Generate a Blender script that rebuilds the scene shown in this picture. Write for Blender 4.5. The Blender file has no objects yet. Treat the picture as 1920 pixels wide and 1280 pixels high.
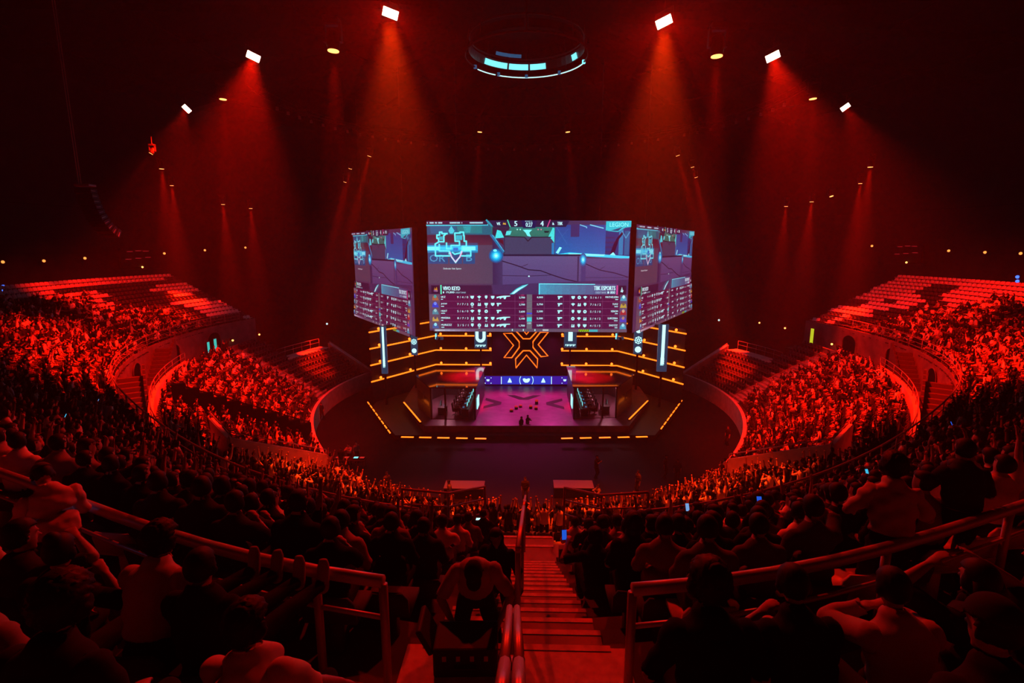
import bpy, bmesh, math, random
import numpy as np
from mathutils import Vector, Matrix, Euler
random.seed(7); RNG = np.random.default_rng(7)
SC = bpy.context.scene
COL = SC.collection
PI = math.pi
# ------------------------------------------------------------------ camera
W_, H_ = 1920, 1280
FPX = 960.0
EYE = Vector((0, 0, 16.0))
PITCH = math.radians(10.33)
YAW = math.atan(27 / 960)
cam_d = bpy.data.cameras.new('camera'); cam = bpy.data.objects.new('camera', cam_d); COL.objects.link(cam)
cam_d.sensor_width = 36; cam_d.lens = 36 * FPX / W_; cam_d.clip_start = 0.05; cam_d.clip_end = 500
cam.location = EYE
cam.rotation_euler = Euler((PI / 2 - PITCH, 0, YAW), 'XYZ')
SC.camera = cam
RM = cam.rotation_euler.to_matrix()

def ray(px, py):
    return RM @ Vector(((px - 960) / FPX, -(py - 640) / FPX, -1.0))
def at_z(px, py, z):
    d = ray(px, py); return EYE + d * ((z - EYE.z) / d.z)
def at_y(px, py, y):
    d = ray(px, py); return EYE + d * (y / d.y)
def at_d(px, py, dist):
    return EYE + ray(px, py) * dist          # dist = depth along the view axis
def proj(p):
    v = RM.transposed() @ (Vector(p) - EYE)
    if v.z > -0.05: return None
    return (960 + FPX * v.x / -v.z, 640 - FPX * v.y / -v.z, -v.z)

# ------------------------------------------------------------------ materials
def s2l(c):
    return tuple((x / 12.92 if x <= 0.04045 else ((x + 0.055) / 1.055) ** 2.4) for x in c)
def rgb(r, g, b):
    return s2l((r / 255, g / 255, b / 255))
MATS = {}
def mat(name, col, rough=0.6, metal=0.0, emit=None, strength=0.0, sample=True, objcol=False, attr=None, noise=None, spec=0.4, coat=0.0):
    if name in MATS: return MATS[name]
    m = bpy.data.materials.new(name); m.use_nodes = True
    nt = m.node_tree; b = nt.nodes['Principled BSDF']
    b.inputs['Base Color'].default_value = (*col, 1)
    b.inputs['Roughness'].default_value = rough
    b.inputs['Metallic'].default_value = metal
    b.inputs['Specular IOR Level'].default_value = spec
    if coat: b.inputs['Coat Weight'].default_value = coat
    if emit is not None:
        b.inputs['Emission Color'].default_value = (*emit, 1)
        b.inputs['Emission Strength'].default_value = strength
    if objcol:
        n = nt.nodes.new('ShaderNodeObjectInfo'); nt.links.new(n.outputs['Color'], b.inputs['Base Color'])
    if attr:
        n = nt.nodes.new('ShaderNodeAttribute'); n.attribute_name = attr; nt.links.new(n.outputs['Color'], b.inputs['Base Color'])
    if noise:
        sc_, amt, dark = noise
        t = nt.nodes.new('ShaderNodeTexNoise'); t.inputs['Scale'].default_value = sc_; t.inputs['Detail'].default_value = 4
        co = nt.nodes.new('ShaderNodeTexCoord'); nt.links.new(co.outputs['Object'], t.inputs['Vector'])
        r = nt.nodes.new('ShaderNodeValToRGB')
        r.color_ramp.elements[0].position = 0.35; r.color_ramp.elements[1].position = 0.65
        r.color_ramp.elements[0].color = (*[c * dark for c in col], 1); r.color_ramp.elements[1].color = (*col, 1)
        nt.links.new(t.outputs['Fac'], r.inputs['Fac']); nt.links.new(r.outputs['Color'], b.inputs['Base Color'])
    if not sample:
        m.cycles.emission_sampling = 'NONE'
    MATS[name] = m; return m
def glow(name, col, strength, sample=False):
    return mat(name, (0.02, 0.02, 0.02), 0.5, emit=col, strength=strength, sample=sample)
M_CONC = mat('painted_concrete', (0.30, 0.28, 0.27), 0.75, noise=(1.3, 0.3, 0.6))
M_STEP = mat('step_paint', (0.50, 0.46, 0.44), 0.7, noise=(6, 0.3, 0.6))
M_WALLP = mat('pale_parapet_paint', (0.62, 0.58, 0.56), 0.6, noise=(2, .2, .75))
M_DARKC = mat('dark_wall_paint', (0.035, 0.033, 0.033), 0.85, noise=(0.6, 0.3, 0.5))
M_ROOF = mat('dark_roof_panel', (0.008, 0.008, 0.008), 0.9, spec=0.1)
M_BLACK = mat('matte_black', (0.008, 0.008, 0.008), 0.7)
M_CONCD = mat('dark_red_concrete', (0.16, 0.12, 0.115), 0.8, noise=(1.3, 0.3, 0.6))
M_VOID = mat('black_drape_and_shade', (0.002, 0.002, 0.002), 0.95, spec=0.1)  # real drapes, plus painted dark for the unlit aisle and doorways
M_METAL = mat('painted_steel_rail', (0.42, 0.40, 0.40), 0.38, metal=0.3)
M_RAILD = mat('dull_steel_rail', (0.25, 0.24, 0.24), 0.5, metal=0.3)
M_TRUSS = mat('black_truss_steel', (0.05, 0.05, 0.05), 0.5, metal=0.5)
M_FLOOR = mat('dark_arena_floor', (0.005, 0.0045, 0.0045), 0.8, spec=0.15, noise=(0.3, .3, .5))
M_ORANGE = glow('orange_led_strip', (1.0, 0.16, 0.008), 2.6)
M_ORANGEB = glow('orange_fixture_lens', (1.0, 0.12, 0.01), 5.0)
M_LENS = glow('lamp_lens', (1.0, 0.42, 0.10), 3.0)
M_FLOOD = glow('floodlight_lens', (1.0, 0.85, 0.6), 14.0)
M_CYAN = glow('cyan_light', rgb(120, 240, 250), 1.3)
M_CYAND = glow('dim_cyan_light', rgb(15, 85, 125), 0.8)
M_WHITEL = glow('white_cyan_light', rgb(190, 255, 255), 1.4)

# ------------------------------------------------------------------ mesh helper
class MB:
    def __init__(s): s.v = []; s.f = []; s.m = []
    def poly(s, pts, mi=0):
        n = len(s.v); s.v += [tuple(p) for p in pts]; s.f.append(tuple(range(n, n + len(pts)))); s.m.append(mi)
    def box(s, c, size, rot=None, mi=0, bev=0.0):
        c = Vector(c); hx, hy, hz = [a / 2 for a in size]
        R = rot if rot is not None else Matrix.Identity(3)
        n = len(s.v)
        for x in (-hx, hx):
            for y in (-hy, hy):
                for z in (-hz, hz):
                    s.v.append(tuple(c + R @ Vector((x, y, z))))
        for q in ((0, 1, 3, 2), (4, 6, 7, 5), (0, 4, 5, 1), (2, 3, 7, 6), (0, 2, 6, 4), (1, 5, 7, 3)):
            s.f.append(tuple(n + i for i in q)); s.m.append(mi)
        return s
    def bar(s, a, b, w, h, mi=0):
        a = Vector(a); b = Vector(b); d = b - a; L = d.length
        if L < 1e-6: return s
        return s.box((a + b) / 2, (w, L, h), basis(d), mi)
    def tube(s, pts, r, n=8, mi=0, caps=True, closed=False):
        pts = [Vector(p) for p in pts]; k = len(pts); base = len(s.v)
        rs = r if isinstance(r, (list, tuple)) else [r] * k
        for i, p in enumerate(pts):
            if closed: d = pts[(i + 1) % k] - pts[i - 1]
            else: d = pts[min(i + 1, k - 1)] - pts[max(i - 1, 0)]
            R = basis(d)
            for j in range(n):
                a = 2 * PI * j / n
                s.v.append(tuple(p + R @ Vector((rs[i] * math.cos(a), 0, rs[i] * math.sin(a)))))
        for i in range(k if closed else k - 1):
            i2 = (i + 1) % k
            for j in range(n):
                j2 = (j + 1) % n
                s.f.append((base + i * n + j, base + i2 * n + j, base + i2 * n + j2, base + i * n + j2)); s.m.append(mi)
        if caps and not closed:
            s.f.append(tuple(base + j for j in range(n))); s.m.append(mi)
            s.f.append(tuple(base + (k - 1) * n + j for j in reversed(range(n)))); s.m.append(mi)
        return s
    def prism(s, pts, z0, z1, mi=0, mtop=None):
        n = len(pts); b = len(s.v)
        s.v += [(p[0], p[1], z0) for p in pts] + [(p[0], p[1], z1) for p in pts]
        s.f.append(tuple(b + i for i in reversed(range(n)))); s.m.append(mi)
        s.f.append(tuple(b + n + i for i in range(n))); s.m.append(mi if mtop is None else mtop)
        for i in range(n):
            j = (i + 1) % n
            s.f.append((b + i, b + j, b + n + j, b + n + i)); s.m.append(mi)
        return s
    def ball(s, c, r, seg=10, rings=6, mi=0, R=None):
        c = Vector(c); rr = r if isinstance(r, (tuple, list)) else (r, r, r); b = len(s.v)
        R = R if R is not None else Matrix.Identity(3)
        s.v.append(tuple(c + R @ Vector((0, 0, -rr[2]))))
        for i in range(1, rings):
            t = PI * i / rings - PI / 2
            for j in range(seg):
                a = 2 * PI * j / seg
                s.v.append(tuple(c + R @ Vector((rr[0] * math.cos(t) * math.cos(a), rr[1] * math.cos(t) * math.sin(a), rr[2] * math.sin(t)))))
        s.v.append(tuple(c + R @ Vector((0, 0, rr[2])))); e = len(s.v) - 1
        for j in range(seg):
            j2 = (j + 1) % seg
            s.f.append((b, b + 1 + j2, b + 1 + j)); s.m.append(mi)
            s.f.append((e, e - seg + j, e - seg + j2)); s.m.append(mi)
            for i in range(rings - 2):
                q = b + 1 + i * seg
                s.f.append((q + j, q + j2, q + seg + j2, q + seg + j)); s.m.append(mi)
        return s
    def loft(s, rings, mi=0, caps=True):
        n = len(rings[0]); b = len(s.v)
        for r in rings: s.v += [tuple(p) for p in r]
        for i in range(len(rings) - 1):
            for j in range(n):
                j2 = (j + 1) % n
                s.f.append((b + i * n + j, b + i * n + j2, b + (i + 1) * n + j2, b + (i + 1) * n + j)); s.m.append(mi)
        if caps:
            s.f.append(tuple(b + j for j in reversed(range(n)))); s.m.append(mi)
            e = b + (len(rings) - 1) * n
            s.f.append(tuple(e + j for j in range(n))); s.m.append(mi)
        return s
    def build(s, name, mats, parent=None, smooth=False, bevel=0.0, fix=True):
        me = bpy.data.meshes.new(name); me.from_pydata(s.v, [], s.f)
        mats = mats if isinstance(mats, (list, tuple)) else [mats]
        for m in mats: me.materials.append(m)
        if len(mats) > 1: me.polygons.foreach_set('material_index', s.m)
        if fix:
            bm = bmesh.new(); bm.from_mesh(me); bmesh.ops.recalc_face_normals(bm, faces=bm.faces); bm.to_mesh(me); bm.free()
        if smooth: me.polygons.foreach_set('use_smooth', [True] * len(me.polygons))
        me.update()
        o = bpy.data.objects.new(name, me); COL.objects.link(o)
        if parent is not None: o.parent = parent
        if bevel:
            bv = o.modifiers.new('bevel', 'BEVEL'); bv.width = bevel; bv.segments = 2; bv.limit_method = 'ANGLE'
        return o

def basis(d):
    """rotation whose Y axis runs along d"""
    d = Vector(d).normalized(); up = Vector((0, 0, 1))
    if abs(d.z) > 0.995: up = Vector((0, 1, 0))
    x = d.cross(up).normalized(); z = x.cross(d).normalized()
    return Matrix((x, d, z)).transposed()
def rotz(a): return Matrix.Rotation(a, 3, 'Z')
def tag(o, label=None, cat=None, group=None, kind=None):
    if label: o['label'] = label
    if cat: o['category'] = cat
    if group: o['group'] = group
    if kind: o['kind'] = kind
    return o
def empty(name, loc, rz=0.0, rot=None):
    o = bpy.data.objects.new(name, None); COL.objects.link(o); o.location = loc
    o.empty_display_size = 0.3
    o.rotation_euler = rot if rot is not None else (0, 0, rz)
    return o
def copy_tree(o, loc=None, rot=None, label=None, group=None, parent=None):
    c = o.copy(); COL.objects.link(c); c.parent = parent
    if loc is not None: c.location = loc
    if rot is not None: c.rotation_euler = rot
    if label: c['label'] = label
    if group: c['group'] = group
    for ch in list(o.children):
        if ch is not c: copy_tree(ch, parent=c)
    return c

# ------------------------------------------------------------------ arena bowl (polar about the arena centre; phi 0 points at the camera)
CY = 50.0
def P(phi, R, z=0.0):
    a = math.radians(phi); return Vector((R * math.sin(a), CY - R * math.cos(a), z))
def polar(p):
    dx, dy = p[0], CY - p[1]; return math.degrees(math.atan2(dx, dy)), math.hypot(dx, dy)
def R_in(phi): return 20.0 + 5.0 * math.exp(-(phi / 40.0) ** 2)        # lower stand, front
def R_lb(phi): return R_in(phi) + 9.4                                  # lower stand, back
def R_uf(phi): return 32.5 + 5.0 * math.exp(-(phi / 24.0) ** 2)        # upper stand, front
def R_rail(phi): return 44.1 + 2.25 * math.exp(-(phi / 7.5) ** 2)      # upper stand, back (the near rail stands here)
LZ0, LZ1, LN = 1.0, 5.8, 12
UZ0, UZ1, UN = 7.7, 12.3, 15
EXT = 97.0     # end of the full lower stand
UEXT = 104.0   # end of the upper stand
def low_row(i, phi, f=0.5):
    """a point at depth fraction f of row i; rows 0..LN-1"""
    R = R_in(phi) + (R_lb(phi) - R_in(phi)) * (i + f) / LN
    return P(phi, R, LZ0 + (LZ1 - LZ0) * i / (LN - 1))
def up_row(i, phi, f=0.5):
    R = R_uf(phi) + (R_rail(phi) - R_uf(phi)) * (i + f) / UN
    return P(phi, R, UZ0 + (UZ1 - UZ0) * i / (UN - 1))
def up_z(i): return UZ0 + (UZ1 - UZ0) * i / (UN - 1)
def low_z(i): return LZ0 + (LZ1 - LZ0) * i / (LN - 1)
def frange(a, b, st):
    n = max(1, int(round(abs(b - a) / st))); return [a + (b - a) * k / n for k in range(n + 1)]
# ================================================================== the setting
def struct(name, b, mats, **k):
    o = b.build(name, mats, **k); o['kind'] = 'structure'; return o
# floor of the hall
b = MB(); b.prism([P(a, 58.2) for a in range(-180, 180, 6)], -0.4, 0.0)
struct('floor', b, M_FLOOR)
# curved back wall, with faint horizontal bands
b = MB()
phs = list(range(-180, 181, 5))
for z0, z1, r in ((0, 15.5, 58), (15.5, 17.2, 57.4), (17.2, 21, 58), (21, 22.2, 57.3), (22.2, 36.5, 58)):
    for k in range(len(phs) - 1):
        b.poly([P(phs[k], r, z0), P(phs[k + 1], r, z0), P(phs[k + 1], r, z1), P(phs[k], r, z1)])
        b.poly([P(phs[k], r, z1), P(phs[k + 1], r, z1), P(phs[k + 1], 58, z1), P(phs[k], 58, z1)])
struct('wall_back', b, M_DARKC, fix=False)
b = MB(); b.prism([P(a, 58.3) for a in range(-180, 180, 6)], 36.4, 36.9)
struct('ceiling', b, M_ROOF)
b = MB()
for a in range(-180, 180, 12):        # radial roof ribs
    b.bar(P(a, 8, 36.2), P(a, 57.5, 35.6), 0.35, 0.6)
for r in (20, 34, 48):
    b.tube([P(a, r, 36.0) for a in range(-180, 180, 6)], 0.14, 6, closed=True)
struct('trim_1', b, M_ROOF)

# ---------------------------------------------------------------- stepped stands
def terrace(name, rows, phis, mats, zbase=None):
    """rows: list of (R0fn, R1fn, z)"""
    b = MB()
    for i, (f0, f1, z) in enumerate(rows):
        zp = rows[i - 1][2] if i else (zbase if zbase is not None else z)
        for k in range(len(phis) - 1):
            a0, a1 = phis[k], phis[k + 1]
            b.poly([P(a0, f0(a0), z), P(a1, f0(a1), z), P(a1, f1(a1), z), P(a0, f1(a0), z)])
            if zp < z: b.poly([P(a0, f0(a0), zp), P(a1, f0(a1), zp), P(a1, f0(a1), z), P(a0, f0(a0), z)])
        for a in (phis[0], phis[-1]):      # closed ends
            zb = zbase if zbase is not None else z - 0.5
            b.poly([P(a, f0(a), zb), P(a, f1(a), zb), P(a, f1(a), z), P(a, f0(a), z)])
    f1, z = rows[-1][1], rows[-1][2]
    for k in range(len(phis) - 1):
        a0, a1 = phis[k], phis[k + 1]
        b.poly([P(a0, f1(a0), zbase or 0), P(a1, f1(a1), zbase or 0), P(a1, f1(a1), z), P(a0, f1(a0), z)])
    return struct(name, b, mats, fix=False)
def lowR(i): return lambda a: R_in(a) + (R_lb(a) - R_in(a)) * i / LN
def upR(i): return lambda a: R_uf(a) + (R_rail(a) - R_uf(a)) * i / UN
terrace('floor_lower_stand', [(lowR(i), lowR(i + 1), low_z(i)) for i in range(LN)], frange(-EXT, EXT, 2), M_CONC, 0.0)
for s in (-1, 1):
    terrace('floor_lower_stand_end', [(lowR(i), lowR(i + 1), low_z(i)) for i in range(7)], frange(s * EXT, s * 113, 2), M_CONC, 0.0)
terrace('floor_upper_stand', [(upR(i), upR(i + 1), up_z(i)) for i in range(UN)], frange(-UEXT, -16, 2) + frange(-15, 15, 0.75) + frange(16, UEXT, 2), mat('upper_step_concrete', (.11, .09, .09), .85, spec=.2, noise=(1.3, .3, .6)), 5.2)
TOPROWS = [(0, 0.95, 12.3), (0.95, 1.75, 12.8), (1.75, 2.55, 13.3), (2.55, 3.35, 13.8), (3.35, 4.15, 14.3), (4.15, 5.0, 14.8), (5.0, 9.5, 15.3)]
def tr(o): return lambda a: R_rail(a) + o
terrace('floor_top_stand', [(tr(a), tr(c), z) for a, c, z in TOPROWS], frange(-18, 18, 0.75), M_CONC, 11.0)
def top_pt(row, phi, f=0.5):
    a, c, z = TOPROWS[row]; return P(phi, R_rail(phi) + a + (c - a) * f, z)
# concourse ring between the two stands
b = MB(); ph = frange(-EXT - 6, EXT + 6, 2)
for k in range(len(ph) - 1):
    a0, a1 = ph[k], ph[k + 1]
    b.poly([P(a0, R_lb(a0), 5.2), P(a1, R_lb(a1), 5.2), P(a1, R_uf(a1), 5.2), P(a0, R_uf(a0), 5.2)])
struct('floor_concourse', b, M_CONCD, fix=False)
# front wall of the upper stand
def ring_wall(name, Rf, z0, z1, th, phis, mats):
    b = MB()
    for k in range(len(phis) - 1):
        a0, a1 = phis[k], phis[k + 1]
        q = [P(a0, Rf(a0)), P(a1, Rf(a1)), P(a1, Rf(a1) + th), P(a0, Rf(a0) + th)]
        b.poly([q[0].xy.to_3d() + Vector((0, 0, z0)), q[1].xy.to_3d() + Vector((0, 0, z0)), q[1].xy.to_3d() + Vector((0, 0, z1)), q[0].xy.to_3d() + Vector((0, 0, z1))])
        b.poly([q[3].xy.to_3d() + Vector((0, 0, z0)), q[2].xy.to_3d() + Vector((0, 0, z0)), q[2].xy.to_3d() + Vector((0, 0, z1)), q[3].xy.to_3d() + Vector((0, 0, z1))])
        b.poly([p.xy.to_3d() + Vector((0, 0, z1)) for p in q])
    for a in (phis[0], phis[-1]):
        b.poly([P(a, Rf(a), z0), P(a, Rf(a) + th, z0), P(a, Rf(a) + th, z1), P(a, Rf(a), z1)])
    return struct(name, b, mats, fix=False)
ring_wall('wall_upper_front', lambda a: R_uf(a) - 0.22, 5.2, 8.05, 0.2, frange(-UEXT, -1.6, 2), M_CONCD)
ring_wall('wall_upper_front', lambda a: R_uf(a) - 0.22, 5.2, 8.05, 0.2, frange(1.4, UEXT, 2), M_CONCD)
ring_wall('wall_lower_front', lambda a: R_in(a) - 0.3, 0.0, 1.75, 0.28, frange(-113, 113, 2), M_WALLP)
for s in (-1, 1):
    ring_wall('wall_lower_back', lambda a: R_lb(a) + 0.02, 5.2, 6.75, 0.3, frange(s * 30, s * 72, 2), M_WALLP)
    ring_wall('wall_lower_rear', lambda a: R_lb(a) + 0.02, 5.2, 6.3, 0.2, frange(s * 78, s * EXT, 2), M_CONC)
    # end wall of the lower stand, running down to the floor, plus its flat rear deck
    b = MB(); a = s * 113.4
    b.poly([P(a, 19.6, 0), P(a, 26.2, 0), P(a, 26.2, 4.7), P(a, 19.6, 1.75)])
    b.poly([P(a + s * 1.2, 19.6, 0), P(a + s * 1.2, 26.2, 0), P(a + s * 1.2, 26.2, 4.7), P(a + s * 1.2, 19.6, 1.75)])
    b.poly([P(a, 19.6, 1.75), P(a, 26.2, 4.7), P(a + s * 1.2, 26.2, 4.7), P(a + s * 1.2, 19.6, 1.75)])
    b.poly([P(a, 19.6, 0), P(a + s * 1.2, 19.6, 0), P(a + s * 1.2, 19.6, 1.75), P(a, 19.6, 1.75)])
    b.poly([P(a, 26.2, 0), P(a + s * 1.2, 26.2, 0), P(a + s * 1.2, 26.2, 4.7), P(a, 26.2, 4.7)])
    struct('wall_stand_end', b, M_WALLP)
    b = MB()      # the flat ramp behind the stepped end block
    for k0 in range(5):
        a0, a1 = s * (97 + k0 * 3.2), s * (97 + (k0 + 1) * 3.2)
        b.poly([P(a0, 25.5, 4.2), P(a1, 25.5, 4.2), P(a1, 27.3, 4.2), P(a0, 27.3, 4.2)])
        b.poly([P(a0, 25.5, 3.2), P(a1, 25.5, 3.2), P(a1, 25.5, 4.2), P(a0, 25.5, 4.2)])
    struct('floor_side_deck', b, M_WALLP, fix=False)

# arched doorways in the wall under the upper stand, each a flat black panel painted as the unlit opening, framed
n_door = 0
for s in (-1, 1):
    for phi, lit in ((92, 0), (80, 1), (66, 0), (57, 1)):
        n_door += 1
        R = R_uf(s * phi) - 0.24; c = P(s * phi, R, 5.2); out = (P(s * phi, R - 1) - P(s * phi, R)).normalized()
        side = Vector((-out.y, out.x, 0))
        pts = [(-1.0, 0), (1.0, 0), (1.0, 1.5)] + [(math.cos(t) * 1.0, 1.5 + 0.75 * math.sin(t)) for t in frange(0, PI, PI / 8)][1:-1] + [(-1.0, 1.5)]
        b = MB()
        r0 = [c + side * x + Vector((0, 0, z)) + out * 0.02 for x, z in pts]
        b.poly(r0, 0)
        r1 = [c + side * x * 1.12 + Vector((0, 0, z * 1.06)) + out * 0.10 for x, z in pts]
        r2 = [c + side * x + Vector((0, 0, z)) + out * 0.10 for x, z in pts]
        for i in range(1, len(pts)):
            j = (i + 1) % len(pts)
            if i == len(pts) - 1: j = 0
            b.poly([r1[i], r1[j], r2[j], r2[i]], 1); b.poly([r2[i], r2[j], r0[j], r0[i]], 1)
        struct('door_%d' % n_door, b, [M_VOID, M_CONCD], fix=False)

# ---------------------------------------------------------------- stairs of the stands
def block_stairs(name, cells, m, label=None):
    b = MB()
    for c, size, rz in cells: b.box(c, size, rotz(rz))
    o = struct(name, b, m); return o
AX0, AX1 = -0.95, 0.80           # central aisle, x limits
cells = []; nose = MB()
for i in range(UN):
    p = up_row(i, 0, 0.0); q = up_row(i, 0, 1.0); run = p.y - q.y; xc = (AX0 + AX1) / 2; w = AX1 - AX0
    cells.append(((xc, q.y + run * 0.5, up_z(i) + 0.012), (w, run, 0.024), 0))
    nose.box((xc, p.y - 0.035, up_z(i) + 0.022), (w, 0.07, 0.02))
for k, (y0, y1, z) in enumerate(((12.5, 13.35, 7.66), (13.35, 14.15, 7.45))):
    cells.append(((xc, (y0 + y1) / 2, (z + 5.3) / 2), (w + .1, y1 - y0, z - 5.3), 0)); nose.box((xc, y1 - .05, z + .008), (w, .1, .02))
yl0, yl1 = CY - R_rail(0), CY - R_rail(0) + (R_rail(0) - R_uf(0)) / UN
nose.box((xc, (yl0 + yl1) / 2 - .3, 12.31), (w + .3, yl1 - yl0 + .55, 0.03))
for i in range(1, len(TOPROWS)):
    y0 = CY - (R_rail(0) + TOPROWS[i][0]); z = TOPROWS[i][2]
    cells.append(((xc - 0.02, y0 + 0.17, z - 0.375), (w + 0.5, 0.36, 0.25), 0))
    cells.append(((xc - 0.02, y0 - 0.2, z + 0.012), (w + 0.5, 0.42, 0.025), 0))
    nose.box((xc, y0 + .27, z - .24), (w + .45, .14, .02)); nose.box((xc, y0 - .09, z + .03), (w + .45, .16, .02))
block_stairs('trim_2', cells, M_CONC)
struct('trim_20', nose, mat('pale_step_edge', (.62, .58, .56), .65, noise=(9, .3, .7)))
def aisle(name, phi, rows, rowfn, nrow, zf, w, m):
    cells = []
    for i in rows:
        p = rowfn(i, phi, 0.0); q = rowfn(i, phi, 1.0); run = (p.xy - q.xy).length; d = (q - p); d.z = 0; d.normalize()
        c = p.lerp(q, 0.72); cells.append(((c.x, c.y, zf(i) + (zf(1) - zf(0)) / 4), (w, run * 0.54, (zf(1) - zf(0)) / 2), -math.radians(phi) * -1))
        c = p.lerp(q, 0.5); cells.append(((c.x, c.y, zf(i) + 0.012), (w, run, 0.024), math.radians(phi)))
    return block_stairs(name, cells, m)
LOW_AISLES = {-88: 1.9, 88: 1.9, -53: 1.3, 60: 1.1}
UP_AISLES = {-74: 1.2, 74: 1.2, -44: 1.2, 46: 1.2, -20: 1.1, 22: 1.1}
tn = 3
for a, w in LOW_AISLES.items():
    aisle('trim_%d' % tn, a, range(LN - 1), low_row, LN, low_z, w, M_VOID if a == -53 else M_STEP); tn += 1  # unlit left aisle: its darkness is put into near-black steps
for a, w in UP_AISLES.items():
    aisle('trim_%d' % tn, a, range(UN - 1), up_row, UN, up_z, w, M_CONC); tn += 1
# flights that climb from the concourse to the upper stand, with closed string walls
for s in (-1, 1):
    for ph0, ph1 in ((69.5, 74.5), (50, 55)):
        b = MB(); n = 9
        for k in range(n):
            a0 = s * (ph0 + (ph1 - ph0) * k / n); a1 = s * (ph0 + (ph1 - ph0) * (k + 1) / n); z = 5.2 + 2.5 * (k + 1) / n
            R1 = R_uf(a0) - 0.25; R0 = R1 - 1.35
            q = [P(a0, R0), P(a1, R0), P(a1, R1), P(a0, R1)]
            b.prism(q, 5.2, z)
        struct('trim_%d' % tn, b, mat('dark_stair_paint', (.06, .045, .045), .8)); tn += 1
        b = MB()
        for k in range(n):
            a0 = s * (ph0 + (ph1 - ph0) * k / n); a1 = s * (ph0 + (ph1 - ph0) * (k + 1) / n); z = 6.1 + 2.5 * (k + 0.5) / n
            R0 = R_uf(a0) - 1.75
            b.prism([P(a0, R0), P(a1, R0), P(a1, R0 + 0.14), P(a0, R0 + 0.14)], 5.2, z)
        struct('wall_stair_%s' % ('left' if s < 0 else 'right'), b, mat('dark_stair_paint', (.06, .045, .045), .8))
# sunk entrances in the lower stand: pale parapet walls round a dark opening
VOM = (32.0, 40.0, 1.2, 8.6)     # phi range, row range
for s in (-1, 1):
    a0, a1 = s * VOM[0], s * VOM[1]
    def lp(a, r): return P(a, R_in(a) + (R_lb(a) - R_in(a)) * r / LN)
    b = MB()
    for aa, r0, bb, r1 in ((a0, VOM[2], a0, VOM[3]), (a0, VOM[3], a1, VOM[3])):
        p, q = lp(aa, r0), lp(bb, r1); d = (q - p).normalized(); nrm = Vector((-d.y, d.x, 0)) * 0.11
        zb0, zb1 = low_z(0) + (LZ1 - LZ0) * r0 / LN - 0.2, low_z(0) + (LZ1 - LZ0) * r1 / LN - 0.2
        zt0, zt1 = zb0 + 2.0, zb1 + 2.0
        A = [p + nrm, q + nrm, q - nrm, p - nrm]
        v = [(A[0], zb0), (A[1], zb1), (A[2], zb1), (A[3], zb0), (A[0], zt0), (A[1], zt1), (A[2], zt1), (A[3], zt0)]
        v = [(x.x, x.y, z) for x, z in v]; n = len(b.v); b.v += v
        for f in ((0, 1, 2, 3), (4, 5, 6, 7), (0, 1, 5, 4), (1, 2, 6, 5), (2, 3, 7, 6), (3, 0, 4, 7)): b.f.append(tuple(n + i for i in f)); b.m.append(0)
    struct('wall_entrance_%s' % ('left' if s < 0 else 'right'), b, M_WALLP)

# ---------------------------------------------------------------- railings
def railing(name, label, path, heights, post_every, rt, rm, m, group=None, mids=True, rp=None):
    """path: points on the floor; top rail at heights[0], thinner rails below; a post at every n-th point"""
    t = empty(name, path[0]); tag(t, label, 'railing', group)
    off = Vector(path[0]); Z = Vector((0, 0, 1)); pts = [Vector(p) - off for p in path]
    MB().tube([p + Z * heights[0] for p in pts], rt, 8).build('top_rail', m, t, smooth=True)
    for h in heights[1:]: MB().tube([p + Z * h for p in pts], rm, 6).build('lower_rail', m, t, smooth=True)
    idx = list(range(0, len(pts), post_every))
    if idx[-1] != len(pts) - 1: idx.append(len(pts) - 1)
    for i in idx[:100]:
        MB().tube([pts[i] + Z * -0.02, pts[i] + Z * (heights[0] - rt * 0.5)], rp or rm * 1.3, 8).build('post', m, t, smooth=True)
    return t
def on_rail(phis, z=12.3, o=0.0): return [P(a, R_rail(a) + o, z) for a in phis]
PHL = frange(-1.42, -26, 0.75); PHR = frange(1.05, 26, 0.75)
RL = railing('guard_rail', 'thick red-lit curved guard rail sweeping from the central steps to the left edge', on_rail(PHL, 12.3, 0.05), (1.05, 0.72), 1, 0.052, 0.022, M_METAL, rp=0.038)
RR = railing('guard_rail', 'thick red-lit curved guard rail sweeping from the central steps to the right edge', on_rail(PHR, 12.3, 0.05), (1.05, 0.72), 1, 0.052, 0.022, M_METAL, rp=0.038)
for t in (RL, RR):       # posts of the near rails: keep every second one beyond the end post
    posts = [c for c in t.children if c.name.startswith('post')]
    keep = {0, 1} | set(range(4, len(posts), 3))
    for i, c in enumerate(posts):
        if i not in keep: bpy.data.objects.remove(c)
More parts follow.
